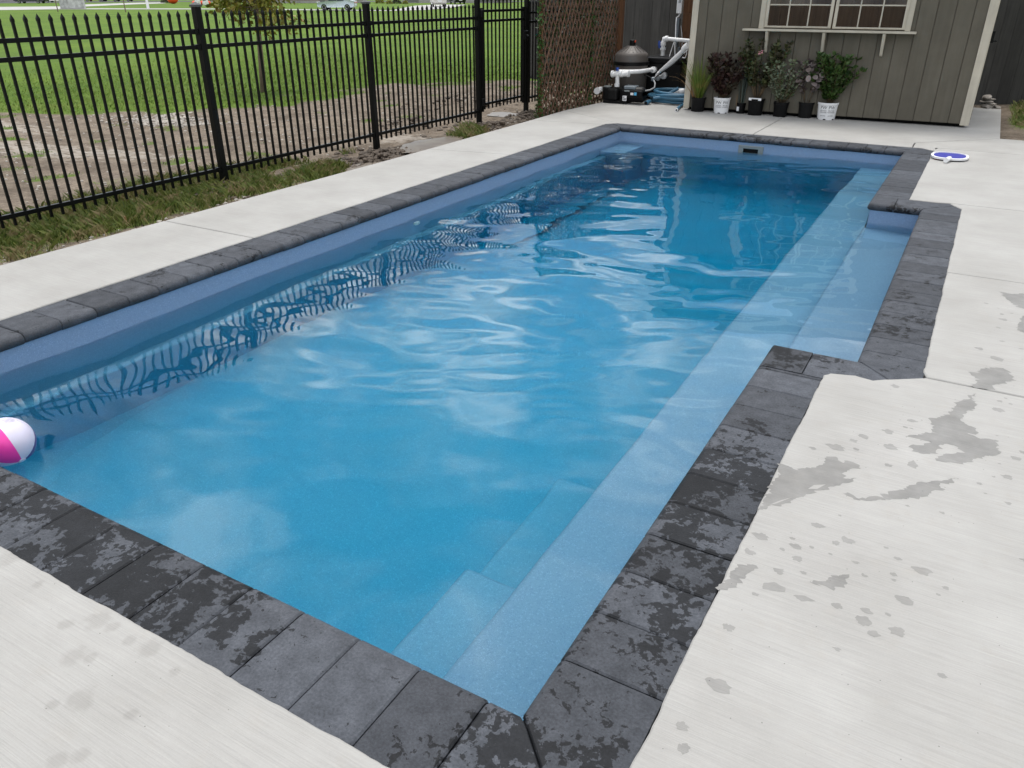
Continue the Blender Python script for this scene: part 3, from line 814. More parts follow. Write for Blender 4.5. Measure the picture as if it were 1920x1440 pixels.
def inside(q, poly, grow=0.02):
    hit = False
    for (x0, y0), (x1, y1) in zip(poly, poly[1:] + poly[:1]):
        if (y0 > q[1]) != (y1 > q[1]) and q[0] < (x1 - x0) * (q[1] - y0) / (y1 - y0) + x0: hit = not hit
        d_ = Vector((x1 - x0, y1 - y0)); t_ = max(0, min(1, (Vector(q) - Vector((x0, y0))).dot(d_) / max(1e-9, d_.length_squared)))
        if (Vector(q) - Vector((x0, y0)) - d_ * t_).length < grow: return True
    return hit
kept = []
for q in drops:                 # no drop lies over another film
    cx_, cy_ = sum(p_[0] for p_ in q) / len(q), sum(p_[1] for p_ in q) / len(q)
    rr = max(math.hypot(p_[0] - cx_, p_[1] - cy_) for p_ in q)
    if any(math.hypot(cx_ - a_, cy_ - b_) < rr + c__ for a_, b_, c__, _ in kept) or any(inside((cx_, cy_), b_, rr + 0.03) for b_ in BIG): continue
    kept.append((cx_, cy_, rr, q))
drops = [k_[3] for k_ in kept]
tag(film_mesh('water_drops', drops, M['drop_concrete'], DECK_Z + 0.0004), kind='stuff')

# ------------------------------------------------------------------ black metal fence along the field
FX = -5.75
fence = thing('metal_fence', (FX, 4.13, -0.12), 'black metal picket fence with spear tops along the grass field', 'fence')
def picket_mesh(z0, z1, w=0.019):
    m = MB(); h = w / 2
    m.box(-h, h, -h, h, z0, z1 - 0.055)
    m.v += [(-h * 1.25, -h * 1.25, z1 - 0.055), (h * 1.25, -h * 1.25, z1 - 0.055), (h * 1.25, h * 1.25, z1 - 0.055), (-h * 1.25, h * 1.25, z1 - 0.055),
            (-h * 1.25, -h * 1.25, z1 - 0.035), (h * 1.25, -h * 1.25, z1 - 0.035), (h * 1.25, h * 1.25, z1 - 0.035), (-h * 1.25, h * 1.25, z1 - 0.035), (0, 0, z1)]
    b = 8
    m.f += [(b, b + 3, b + 2, b + 1), (b, b + 1, b + 5, b + 4), (b + 1, b + 2, b + 6, b + 5), (b + 2, b + 3, b + 7, b + 6), (b + 3, b, b + 4, b + 7)]
    m.f += [(b + 4, b + 5, b + 8), (b + 5, b + 6, b + 8), (b + 6, b + 7, b + 8), (b + 7, b + 4, b + 8)]
    return m.mesh('picket', M['black_metal'])
def post(parent, x, y, z0, z1, w=0.064):
    po = MB().box(x - w / 2, x + w / 2, y - w / 2, y + w / 2, z0, z1).build('post', M['black_metal'], parent, bevel=0.003)
    c = MB(); h = w / 2 + 0.007
    c.box(x - h, x + h, y - h, y + h, z1 - 0.006, z1 + 0.012)
    c.add([(x - h, y - h, z1 + 0.0125), (x + h, y - h, z1 + 0.0125), (x + h, y + h, z1 + 0.0125), (x - h, y + h, z1 + 0.0125), (x, y, z1 + 0.036)], [(0, 1, 4), (1, 2, 4), (2, 3, 4), (3, 0, 4)])
    c.build('post_cap', M['black_cap'], po)
    return po
pm = picket_mesh(0.0, 1.505)
post_y = [-3.07, -0.67, 1.73, 4.13, 6.53, 8.93]
RZ = (1.325, 1.195, 0.078)
def panel(par, y0, y1, dz, me, gap=0.108, pitch=None):
    n = max(2, round((y1 - y0 - 2 * gap) / 0.0985) + 1) if pitch is None else pitch
    for k in range(n):
        y = lerp(y0 + gap, y1 - gap, k / (n - 1))
        o = link('picket', me, par, Vector((FX, y, dz)) - wloc(par))
    for z in RZ:
        MB().box(FX - 0.016, FX + 0.016, y0 + 0.03, y1 - 0.03, z + dz - 0.017, z + dz + 0.017).build('rail', M['black_metal'], par, bevel=0.002)
        for yy, s in ((y0, 1), (y1, -1)):
            MB().box(FX - 0.023, FX + 0.023, yy + s * 0.033, yy + s * 0.075, z + dz - 0.023, z + dz + 0.023).build('rail_bracket', M['black_metal'], par, bevel=0.003)
for a, b in zip(post_y, post_y[1:]): panel(fence, a, b, 0.0, pm)
for i, y in enumerate(post_y): post(fence, FX, y, -0.35, 1.535 + (0.07 if i == 5 else 0))
panel(fence, 10.36, 12.72, 0.04, pm)
post(fence, FX, 10.36, -0.35, 1.66); post(fence, FX, 12.72, -0.35, 1.60)
gate = thing('metal_gate', (FX, 9.65, 0.0), 'black metal picket gate between two taller posts near the lattice', 'gate')
gy0, gy1, gdz = 9.005, 10.285, 0.085
for k in range(11):
    y = lerp(gy0 + 0.09, gy1 - 0.09, k / 10)
    link('picket', pm, gate, Vector((FX, y, gdz)) - wloc(gate))
for y in (gy0 + 0.02, gy1 - 0.02): MB().box(FX - 0.02, FX + 0.02, y - 0.02, y + 0.02, 0.06, 1.45).build('stile', M['black_metal'], gate, bevel=0.002)
for z in RZ: MB().box(FX - 0.016, FX + 0.016, gy0 + 0.042, gy1 - 0.042, z + gdz - 0.017, z + gdz + 0.017).build('rail', M['black_metal'], gate, bevel=0.002)
for z in (1.38, 0.2): MB().box(FX + 0.017, FX + 0.045, gy0 - 0.045, gy0 + 0.03, z - 0.05, z + 0.05).build('hinge', M['black_plastic'], gate, bevel=0.006)
lt = MB().box(FX + 0.018, FX + 0.06, gy1 - 0.06, gy1 + 0.03, 0.98, 1.12).build('latch', M['black_plastic'], gate, bevel=0.008)
MB().tube([(FX + 0.055, gy1 - 0.02, 1.05), (FX + 0.09, gy1 - 0.02, 1.05)], 0.012, 8).build('knob', M['black_cap'], lt)

# ------------------------------------------------------------------ lattice screen with ivy
LA, LB = Vector((-5.12, 9.69, 0)), Vector((-4.99, 12.18, 0))
LD = (LB - LA); LLEN = LD.length; LD.normalize(); LN = Vector((LD.y, -LD.x, 0))    # LN faces the pool
LZ0, LZ1 = -0.09, 2.05
lat = thing('lattice_screen', (LA + LB) / 2 + Vector((0, 0, -0.1)), 'brown diamond lattice screen with ivy leaves beside the metal gate', 'lattice')
def clip_line(c, slope):
    """part of v = slope * (u - c) inside the panel"""
    u0, u1 = sorted((c + LZ0 / slope, c + LZ1 / slope)); u0, u1 = max(0, u0), min(LLEN, u1)
    return (u0, u1) if u1 - u0 > 0.06 else None
for sgn, off in ((1, 0.012), (-1, 0.002)):
    sl = sgn * math.tan(R(63)); c = -1.6
    while c < LLEN + 1.6:
        seg_ = clip_line(c, sl)
        if seg_:
            a = LA + LD * seg_[0] + LN * off + Vector((0, 0, sl * (seg_[0] - c)))
            b = LA + LD * seg_[1] + LN * off + Vector((0, 0, sl * (seg_[1] - c)))
            MB().bar(a, b, 0.023, 0.008, up=LN).build('slat', M['lattice'], lat)
        c += 0.112
MB().box(-5.03, -4.93, 12.2, 12.3, -0.12, 1.55).build('post', M['brown_post'], lat, bevel=0.004)
MB().box(-5.17, -5.12, 9.68, 9.73, -0.2, 2.05).build('post', M['brown_post'], lat, bevel=0.004)
def leaf_cloud(name, pts, size, mat, parent, lrng, shape='leaf', fold=0.25, up=0.3):
    """many small folded leaves, one quad pair each, at points with directions"""
    m = MB()
    for p_, d_ in pts:
        d_ = Vector(d_)
        if d_.length < 1e-4: d_ = Vector((0, 0, 1))
        d_.normalize()
        s_ = size * lrng.uniform(0.6, 1.3)
        sd_ = d_.cross(Vector((lrng.gauss(0, 1), lrng.gauss(0, 1), lrng.gauss(0, 1))))
        if sd_.length < 1e-3: continue
        sd_.normalize(); nn = sd_.cross(d_)
        wd = {'leaf': 0.30, 'round': 0.42, 'thin': 0.10}[shape] * s_
        p_ = Vector(p_)
        if shape == 'round':
            m.add([p_, p_ + d_ * s_ * 0.28 + sd_ * wd * 0.9 + nn * s_ * 0.06, p_ + d_ * s_ * 0.72 + sd_ * wd + nn * s_ * 0.06, p_ + d_ * s_, p_ + d_ * s_ * 0.72 - sd_ * wd + nn * s_ * 0.06, p_ + d_ * s_ * 0.28 - sd_ * wd * 0.9 + nn * s_ * 0.06], [(0, 1, 2, 3), (0, 3, 4, 5)])
        else:
            m.add([p_, p_ + d_ * s_ * 0.5 + sd_ * wd + nn * s_ * fold * 0.4, p_ + d_ * s_ + nn * s_ * -0.08, p_ + d_ * s_ * 0.5 - sd_ * wd + nn * s_ * fold * 0.4], [(0, 1, 2), (0, 2, 3)])
    o = m.build(name, mat, parent, smooth=180)
    if parent: o['kind'] = 'stuff'
    return o
lr = random.Random(21)
M['ivy'] = leafmat('ivy_leaf', (0.012, 0.026, 0.006), (0.055, 0.085, 0.015), (0.07, 0.05, 0.022))
M['ivy_bright'] = leafmat('bright_ivy_leaf', (0.012, 0.04, 0.007), (0.05, 0.12, 0.018))
pts = []
for k in range(5200):
    u, z = lr.uniform(0, LLEN), lr.uniform(LZ0, LZ1 - 0.05)
    if mnoise.noise(Vector((u * 2.2, z * 2.2, 3))) < -0.35 and lr.random() < 0.6: continue
    pts.append((LA + LD * u + Vector((0, 0, z)) - LN * (0.012 + 0.07 * lr.random()), (lr.gauss(0, 1), lr.gauss(0, 1), lr.gauss(-0.3, 1))))
leaf_cloud('ivy', pts, 0.062, M['ivy'], lat, lr)
pts = []
for k in range(900):
    u = lr.choice((lr.gauss(-0.03, 0.045), lr.gauss(1.55, 0.03))); z = lr.uniform(LZ0, LZ1 - 0.1)
    pts.append((LA + LD * u + Vector((0, 0, z)) + LN * lr.uniform(-0.04, 0.025), (lr.gauss(0, 1), lr.gauss(0, 1), lr.gauss(-0.3, 1))))
leaf_cloud('ivy', pts, 0.05, M['ivy_bright'], lat, lr)
# stepping slab lying by the lattice foot
sp_ = MB(); c = gnd(1098, 201, -0.05)
sp_.box(c.x - 0.1, c.x + 0.1, c.y - 0.42, c.y + 0.42, -0.10, -0.055)
tag(sp_.build('paving_slab', M['stone'], None, bevel=0.01), 'loose flat stone slab lying at the foot of the lattice', 'stone')

# ------------------------------------------------------------------ tall board fence behind
bf = thing('board_fence', (-2, 15.1, -0.1), 'tall dark grey brown wooden board fence behind the shed and pump', 'fence')
bm_ = MB().box(-0.0922, 0.0922, -0.011, 0.011, -0.1, 2.45).mesh('board', M['fence_board'], bevel=0.002)
frng = random.Random(8)
x = -8.2
while x < 4.2:
    link('board', bm_, bf, Vector((x, 15.1 + frng.uniform(-0.004, 0.004), frng.uniform(-0.012, 0.012))) - wloc(bf), (0, frng.uniform(-0.002, 0.002), 0))
    link('board', bm_, bf, Vector((x + 0.093, 15.128, frng.uniform(-0.012, 0.0))) - wloc(bf))
    x += 0.1865
for z in (0.35, 1.2, 2.1): MB().box(-8.3, 4.3, 15.142, 15.18, z, z + 0.09).build('rail', M['fence_board'], bf)

# ------------------------------------------------------------------ garden shed
SA = Vector((-3.36, 11.14, 0)); SANG = math.atan2(0.15, 3.92); SW, SD, SH = 3.925, 2.6, 2.45
SM = Matrix.Translation(SA) @ Matrix.Rotation(SANG, 4, 'Z')
shed = thing('garden_shed', SA, 'olive grey garden shed with cream trim and window shelf behind the pots', 'shed')
def sbox(name, mat, x0, x1, y0, y1, z0, z1, parent=shed, bevel=0.0):
    return MB().box(x0, x1, y0, y1, z0, z1, SM).build(name, mat, parent, bevel=bevel)
WX0, WX1, WZ0, WZ1 = 1.045, 2.92, 1.19, 2.08      # window opening
gro = [0.07, 0.215] + [0.215 + 0.2165 * k for k in range(1, 17)] + [SW - 0.07]
for a, b in zip(gro, gro[1:]):
    a, b = a + 0.004, b - 0.004
    if b <= WX0 + 0.01 or a >= WX1 - 0.01: sbox('siding_board', M['siding'], a, b, 0.012, 0.03, 0.055, SH, bevel=0.003)
    else:
        sbox('siding_board', M['siding'], a, b, 0.012, 0.03, 0.055, WZ0, bevel=0.003)
        sbox('siding_board', M['siding'], a, b, 0.012, 0.03, WZ1, SH, bevel=0.003)
        if a < WX0 - 0.02: sbox('siding_board', M['siding'], a, WX0, 0.012, 0.03, WZ0 + 0.002, WZ1 - 0.002)
        if b > WX1 + 0.02: sbox('siding_board', M['siding'], WX1, b, 0.012, 0.03, WZ0 + 0.002, WZ1 - 0.002)
bw = MB()     # sheathing behind the grooves, the other walls, the plank floor
bw.box(0.02, WX0, 0.026, 0.05, 0.06, SH, SM); bw.box(WX1, SW - 0.02, 0.026, 0.05, 0.06, SH, SM)
bw.box(WX0, WX1, 0.026, 0.05, 0.06, WZ0, SM); bw.box(WX0, WX1, 0.026, 0.05, WZ1, SH, SM)
bw.build('sheathing', M['siding'], shed)
iw = MB()
iw.box(0.10, SW - 0.10, 1.75, 1.78, 0.06, SH - 0.02, SM)
iw.build('inner_wall', M['inner_wood'], shed)
for k in range(9):
    x = 0.55 + k * 0.36; sbox('inner_stud', M['inner_wood'], x, x + 0.04, 1.68, 1.75, 0.06, SH - 0.02)
for xs in (0.012, SW - 0.030):
    y = 0.09
    while y < SD - 0.1:
        sbox('siding_board', M['siding'], xs, xs + 0.018, y + 0.004, min(y + 0.2125, SD - 0.09), 0.055, SH, bevel=0.003); y += 0.2165
for xs in (0.031, SW - 0.055): sbox('side_wall', M['siding'], xs, xs + 0.024, 0.052, SD - 0.03, 0.06, SH)
sbox('back_wall', M['siding'], 0.02, SW - 0.02, SD - 0.03, SD, 0.055, SH)
sbox('floor_frame', M['dark'], 0.06, SW - 0.06, 0.06, SD - 0.06, 0.03, 0.057)
for y in (0.12, 1.2, 2.3): sbox('skid', M['dark'], 0.03, SW - 0.03, y, y + 0.1, 0.008, 0.03)
tb = 0.004
for x0, x1 in ((0.0, 0.082), (SW - 0.098, SW)):
    sbox('corner_trim', M['trim'], x0, x1, -0.006, 0.0115, 0.035, SH, bevel=0.004)
for x0, x1 in ((-0.012, 0.011), (SW - 0.0115, SW + 0.012)):
    sbox('corner_trim', M['trim'], x0, x1, -0.004, 0.085, 0.035, SH, bevel=0.004)
# window: casing, two sashes with muntins, panes, shelf on brackets
sbox('window_casing', M['trim'], 0.985, WX0 + 0.012, -0.012, 0.0115, 1.18, 2.16, bevel=0.004)
sbox('window_casing', M['trim'], WX1 - 0.012, 2.978, -0.012, 0.0115, 1.18, 2.16, bevel=0.004)
sbox('window_casing', M['trim_x'], WX0 + 0.0125, WX1 - 0.0125, -0.011, 0.0115, WZ1 - 0.01, 2.16, bevel=0.004)
for a, b in ((1.058, 1.965), (1.985, 2.91)):
    win = thing('window', SM @ Vector(((a + b) / 2, 0.02, WZ0)))
    win.parent = shed; win.location = SM @ Vector(((a + b) / 2, 0.02, WZ0)) - SA
    fw_ = 0.042
    fr = MB()
    fr.box(a, a + fw_, 0.0, 0.035, WZ0 + 0.006, WZ1 - 0.012, SM); fr.box(b - fw_, b, 0.0, 0.035, WZ0 + 0.006, WZ1 - 0.012, SM)
    fr.box(a + fw_, b - fw_, 0.001, 0.034, WZ0 + 0.006, WZ0 + 0.03, SM); fr.box(a + fw_, b - fw_, 0.001, 0.034, WZ1 - 0.05, WZ1 - 0.012, SM)
    fr.build('sash', M['trim'], win, bevel=0.003)
    pa, pb, qa, qb = a + fw_, b - fw_, WZ0 + 0.03, WZ1 - 0.05
    hz = [qa + (qb - qa) * k / 3 for k in range(1, 3)]
    vx = [pa + (pb - pa) * k / 3 for k in range(1, 3)]
    for x in vx: MB().box(x - 0.009, x + 0.009, 0.005, 0.03, qa, qb, SM).build('muntin', M['trim'], win, bevel=0.002)
    for z in hz: MB().box(pa, pb, 0.007, 0.028, z - 0.009, z + 0.009, SM).build('muntin', M['trim_x'], win, bevel=0.002)
    xs_ = [pa] + vx + [pb]; zs_ = [qa] + hz + [qb]
    for i in range(3):
        for j in range(3): MB().box(xs_[i], xs_[i + 1], 0.015, 0.019, zs_[j], zs_[j + 1], SM).build('pane', M['glass'], win)
sbox('window_shelf', M['trim_x'], 0.785, 3.06, -0.135, 0.0115, 1.152, 1.180, bevel=0.004)
for x in (1.13, 1.905, 2.675):
    b_ = MB(); pts_ = [(0.011, 1.150), (-0.115, 1.150), (-0.115, 1.128), (-0.012, 0.872), (0.011, 0.860)]
    b_.add([SM @ Vector((x + dx, y_, z_)) for dx in (-0.019, 0.019) for y_, z_ in pts_], [(0, 1, 2, 3, 4), (9, 8, 7, 6, 5)] + [(i, 5 + i, 5 + (i + 1) % 5, (i + 1) % 5) for i in range(5)])
    b_.build('shelf_bracket', M['trim'], shed, bevel=0.002)
# roof: gable with eaves to the pool
rf = MB()
for s, (ya, yb) in enumerate(((-0.28, SD / 2), (SD + 0.28, SD / 2))):
    za, zb = 2.40, 3.25
    rf.add([SM @ Vector(q) for q in ((-0.2, ya, za), (SW + 0.2, ya, za), (SW + 0.2, yb, zb), (-0.2, yb, zb), (-0.2, ya, za + 0.06), (SW + 0.2, ya, za + 0.06), (SW + 0.2, yb, zb + 0.06), (-0.2, yb, zb + 0.06))],
           [(0, 1, 2, 3), (4, 7, 6, 5), (0, 4, 5, 1), (1, 5, 6, 2), (2, 6, 7, 3), (3, 7, 4, 0)])
roof = rf.build('roof', M['shingle'], shed)
sbox('fascia', M['trim_x'], -0.2, SW + 0.2, -0.30, -0.281, 2.34, 2.47, roof)
for xs in (0.02, SW - 0.05):
    g_ = MB(); g_.add([SM @ Vector((xs + dx, y_, z_)) for dx in (0, 0.03) for y_, z_ in ((0, SH), (SD, SH), (SD / 2, 3.24))], [(0, 1, 2), (5, 4, 3), (0, 3, 4, 1), (1, 4, 5, 2), (2, 5, 3, 0)])
    g_.build('gable', M['siding'], shed)
# the door on the right side shows only its black latch
door = sbox('door', M['siding'], SW + 0.0121, SW + 0.03, 0.45, 1.35, 0.06, 2.0, bevel=0.003)
hd = SM @ Vector((SW + 0.03, 0.16, 1.10))
lt = MB().box(SW + 0.0125, SW + 0.05, 0.10, 0.17, 1.06, 1.20, SM).tube([SM @ Vector((SW + 0.04, 0.13, 1.08)), SM @ Vector((SW + 0.085, 0.13, 1.08)), SM @ Vector((SW + 0.085, 0.2, 1.08))], 0.009, 8)
lt.build('door_latch', M['black_metal'], shed, bevel=0.004)

# ------------------------------------------------------------------ pool equipment left of the shed
FC = at(1179, 190, 11.92); fcx = FC.x
zt = lambda py, Y=11.92, px=1179: at(px, py, Y).z
fr_ = abs(at(1209, 120, 11.92).x - at(1148, 120, 11.92).x) / 2 * 0.97
tank = thing('filter_tank', (fcx, 11.92, 0), 'grey brown pool filter tank with domed lid behind the black pump', 'filter tank')
zb_, zd, zn, zc = zt(117), zt(100), zt(86), zt(75)
MB().lathe([(fr_ * 0.86, 0.02), (fr_ * 0.95, 0.05), (fr_ * 0.97, zb_ - 0.03), (fr_ * 0.98, zb_)], (fcx, 11.92, 0), 40).build('tank_body', M['tank'], tank, smooth=40)
dome = MB().lathe([(fr_ * 0.98, zb_), (fr_ * 0.97, zd - 0.03), (fr_ * 0.93, zd), (fr_ * 0.80, zd + 0.03), (fr_ * 0.28, zn), (fr_ * 0.22, zn + 0.005)], (fcx, 11.92, 0), 40).build('lid', M['tank'], tank, smooth=35)
for k in range(20):
    a = 2 * math.pi * (k + 0.5) / 20
    d_ = Vector((math.cos(a), math.sin(a), 0))
    MB().bar(Vector((fcx, 11.92, zd + 0.032)) + d_ * fr_ * 0.80, Vector((fcx, 11.92, zn + 0.001)) + d_ * fr_ * 0.30, 0.012, 0.01).build('rib', M['tank'], dome)
MB().lathe([(fr_ * 0.99, zb_ - 0.035), (fr_ * 1.06, zb_ - 0.03), (fr_ * 1.06, zb_ + 0.018), (fr_ * 0.99, zb_ + 0.022)], (fcx, 11.92, 0), 40).build('clamp_band', M['black_plastic'], tank, smooth=30)
MB().lathe([(0.062, zn), (0.062, zn + 0.012), (0.05, zn + 0.014), (0.05, zc), (0.044, zc + 0.004)], (fcx, 11.92, 0), 20).build('air_valve', M['black_plastic'], tank, smooth=30)
MB().lathe([(0.01, zc - 0.03), (0.01, zc)], (fcx + 0.055, 11.90, 0), 8).build('valve_tab', M['orange'], tank)

PY = 11.42
pump = thing('pool_pump', at(1168, 197, PY) * 1.0, 'black pool pump with white and blue stickers in front of the filter tank', 'pump')
px_ = lambda x, y, Y=PY: at(1100 + x / 6.4, y / 6.4, Y)
a, b = px_(190, 1250), px_(310, 1040)
sx, sr = (a.x + b.x) / 2, (b.x - a.x) / 2
zt_ = px_(250, 1040).z
MB().lathe([(sr * 0.86, 0.008), (sr * 0.92, 0.05), (sr * 1.0, zt_ - 0.05), (sr * 1.04, zt_ - 0.04), (sr * 1.04, zt_ - 0.01), (sr * 0.9, zt_)], (sx, PY, 0), 24).build('strainer_housing', M['dull_black'], pump, smooth=35)
MB().lathe([(sr * 0.8, zt_ + 0.001), (sr * 0.78, zt_ + 0.012), (sr * 0.3, zt_ + 0.018)], (sx, PY, 0), 24).build('strainer_lid', M['skimmer'], pump, smooth=35)
a, b = px_(270, 1250), px_(400, 1060)
MB().box(a.x, b.x, PY - 0.13, PY + 0.13, 0.05, b.z).build('volute', M['dull_black'], pump, bevel=0.03, seg=2)
a, b = px_(330, 1262), px_(520, 1225)
MB().box(sx - 0.02, px_(500, 1262).x, PY - 0.14, PY + 0.14, 0.008, 0.05).build('base', M['black_plastic'], pump, bevel=0.008)
a, b = px_(420, 1200), px_(700, 1080)
mz = (px_(560, 1175).z)
MB().lathe([(0.02, 0), (0.115, 0.01), (0.125, 0.06), (0.125, b.x - a.x - 0.04), (0.10, b.x - a.x)], (a.x, PY, 0.155), 24, (1, 0, 0)).build('motor', M['black_plastic'], pump, smooth=35)
MB().box(px_(450, 1100).x, b.x, PY - 0.14, PY + 0.12, px_(560, 1160).z, px_(560, 1075).z).build('drive_cover', M['black_plastic'], pump, bevel=0.025, seg=2)
MB().box(px_(470, 1060).x, px_(610, 1060).x, PY - 0.10, PY + 0.08, px_(540, 1074).z, px_(540, 1025).z).build('keypad', M['grey_box'], pump, bevel=0.015)
def sticker(x0, y0, x1, y1, mat, Y):
    a, b = px_(x0, y1, Y), px_(x1, y0, Y); MB().box(a.x, b.x, Y - 0.002, Y, a.z, b.z).build('sticker', mat, pump)
M['sky_blue'] = plain('blue_sticker', (0.10, 0.42, 0.70), 0.4)
M['print'] = plain('printed_lines', (0.10, 0.10, 0.11), 0.6)
sticker(524, 1114, 562, 1140, M['white_plastic'], PY - 0.141); sticker(567, 1110, 600, 1144, M['sky_blue'], PY - 0.141)
sticker(428, 1150, 481, 1208, M['white_plastic'], PY - 0.141); sticker(452, 1082, 515, 1098, M['skimmer'], PY - 0.141)
for k, (xa, xb) in enumerate(((436, 455), (436, 450), (440, 476), (436, 470))): sticker(xa, 1160 + k * 11, xb, 1164 + k * 11, M['print'], PY - 0.1435)
MB().box(px_(428, 1207).x + 0.01, px_(481, 1207).x - 0.01, PY - 0.14, PY - 0.08, 0.05, px_(450, 1160).z).build('junction_cover', M['black_plastic'], pump)

heater = thing('pool_heater', (at(1243, 180, 12.15).x, 12.5, 0), 'square black pool heater box with vented top beside the filter tank', 'heater')
hx0, hx1, hzt = at(1203, 150, 12.15).x, at(1277, 150, 12.15).x, at(1240, 112, 12.15).z
MB().box(hx0 + 0.02, hx1 - 0.02, 12.15, 12.85, 0.05, hzt - 0.05).build('cabinet', M['dull_black'], heater, bevel=0.02, seg=2)
top = MB().box(hx0, hx1, 12.10, 12.88, hzt - 0.05, hzt + 0.035).build('top_panel', M['black_plastic'], heater, bevel=0.025, seg=2)
for k in range(4):
    x = lerp(hx0 + 0.06, hx1 - 0.12, k / 3); MB().box(x, x + 0.07, 12.094, 12.102, hzt - 0.02, hzt + 0.0).build('vent_slot', M['dark'], top)
MB().box(hx0 + 0.05, hx1 - 0.05, 12.16, 12.84, 0.008, 0.05).build('base', M['black_plastic'], heater)
for x in (930, 870):
    c_ = at(1100 + x / 6.4, 905 / 6.4, 12.15); MB().lathe([(0.055, 0), (0.055, 0.05), (0.045, 0.055)], (c_.x, 12.152, c_.z), 18, (0, -1, 0)).build('water_union', M['white_plastic'], heater, smooth=35)

# white pipework
def pth(lst): return [at(1100 + x / 6.4, y / 6.4, Y) for x, y, Y in lst]
PR = 0.033
pa_ = thing('plumbing_pipe', px_(370, 1030), 'white pipe rising from the pump and crossing the tank to heater', 'pipe')
P1 = pth([(368, 1040, PY), (368, 880, PY)])
MB().tube(P1, PR, 14).build('riser', M['pvc'], pa_, smooth=40)
MB().tube(pth([(362, 1040, PY), (364, 1000, PY)]), PR * 1.3, 14).build('coupling', M['pvc'], pa_, smooth=40)
P2 = pth([(300, 893, PY), (500, 885, PY + 0.01), (525, 868, PY + 0.05)])
MB().tube(P2[:2], PR * 1.25, 14).build('tee', M['pvc'], pa_, smooth=40)
for x in (312, 365, 420, 500): MB().tube(pth([(x - 11, 893 - x * 0.02, PY), (x + 11, 893 - x * 0.02, PY)]), PR * 1.62, 14).build('coupling', M['pvc'], pa_, smooth=40)
MB().tube(pth([(380, 860, PY + 0.02), (540, 862, PY + 0.04), (640, 858, PY + 0.16), (760, 840, PY + 0.45), (800, 838, 12.12)]), PR, 14).build('run', M['pvc'], pa_, smooth=40)
MB().tube(pth([(790, 838, 12.0), (812, 836, 12.14)]), PR * 1.5, 14).build('coupling', M['pvc'], pa_, smooth=40)
MB().tube(pth([(370, 850, PY - 0.02), (368, 810, PY - 0.02)]), [0.02, 0.03], 10).build('valve_handle', M['blue_plastic'], pa_, smooth=40)
pi_ = thing('inlet_pipe', px_(150, 1080), 'short white elbow pipe entering the pump at its left end', 'pipe')
MB().tube(pth([(190, 1070, PY), (150, 1075, PY), (135, 1085, PY - 0.06), (125, 1092, PY - 0.12)]), PR * 1.25, 14).build('elbow', M['pvc'], pi_, smooth=50)
MB().tube(pth([(135, 1085, PY - 0.08), (122, 1093, PY - 0.14)]), PR * 1.6, 14).build('coupling', M['pvc'], pi_, smooth=50)
pb_ = thing('return_pipe', at(1243, 104, 12.4), 'white pipe with blue valve rising from the heater top towards shed', 'pipe')
HY = 12.4
MB().tube(pth([(912, 668, HY), (914, 600, HY), (918, 500, HY), (928, 478, HY), (945, 470, HY), (980, 468, HY), (1240, 492, HY)]), PR, 14).build('run', M['pvc'], pb_, smooth=40)
for p_, q_ in (((915, 600, HY), (916, 570, HY)), ((917, 545, HY), (919, 505, HY)), ((926, 480, HY), (945, 468, HY)), ((945, 466, HY), (975, 466, HY))):
    MB().tube(pth([p_, q_]), PR * 1.45, 14).build('coupling', M['pvc'], pb_, smooth=40)
vh = pth([(872, 490, HY - 0.02), (872, 580, HY - 0.02)])
MB().tube([vh[0], vh[0].lerp(vh[1], 0.5), vh[1]], [0.018, 0.026, 0.014], 8).tube(pth([(872, 535, HY - 0.02), (915, 540, HY)]), 0.016, 8).build('valve_handle', M['blue_plastic'], pb_, smooth=40)
pc_ = thing('sloping_pipe', at(1287, 88, 11.9), 'thick white pipe sloping from the shed corner down to the heater', 'pipe')
MB().tube(pth([(860, 925, 12.12), (890, 860, 12.0), (1180, 590, 11.75), (1215, 555, 11.72)]), PR * 1.15, 14).build('run', M['pvc'], pc_, smooth=60)
MB().tube(pth([(1170, 595, 11.76), (1200, 560, 11.72), (1225, 545, 11.70)]), PR * 1.65, 14).build('elbow', M['pvc'], pc_, smooth=50)
MB().tube(pth([(850, 935, 12.12), (880, 880, 12.0)]), PR * 1.5, 14).build('coupling', M['pvc'], pc_, smooth=50)
cab = thing('power_cable', at(1226, 150, 11.9), 'grey flexible cable looping from the pump along the sloping pipe', 'cable')
MB().tube(pth([(700, 1090, PY), (760, 1080, PY + 0.05), (815, 1050, PY + 0.1), (822, 1000, PY + 0.15), (800, 955, PY + 0.25), (850, 890, 11.9), (1000, 790, 11.8), (1110, 700, 11.72), (1180, 640, 11.70)]), 0.012, 8).build('conduit', M['grey_cable'], cab, smooth=60)
MB().tube(pth([(690, 900, 11.7), (740, 915, 11.7), (795, 950, 11.68), (880, 890, 11.88), (1040, 780, 11.74), (1130, 690, 11.69), (1190, 610, 11.66)]), 0.010, 8).build('conduit', M['dull_black'], cab, smooth=60)
MB().tube(pth([(1150, 690, 11.66), (1180, 695, 11.6), (1200, 650, 11.6), (1205, 600, 11.6), (1165, 640, 11.62)]), 0.007, 8).build('conduit', M['white_plastic'], cab, smooth=60)
MB().lathe([(0.01, -0.035), (0.032, -0.02), (0.035, 0.02), (0.012, 0.035)], px_(797, 950, 11.68), 14).build('junction', M['grey_box'], cab, smooth=40)

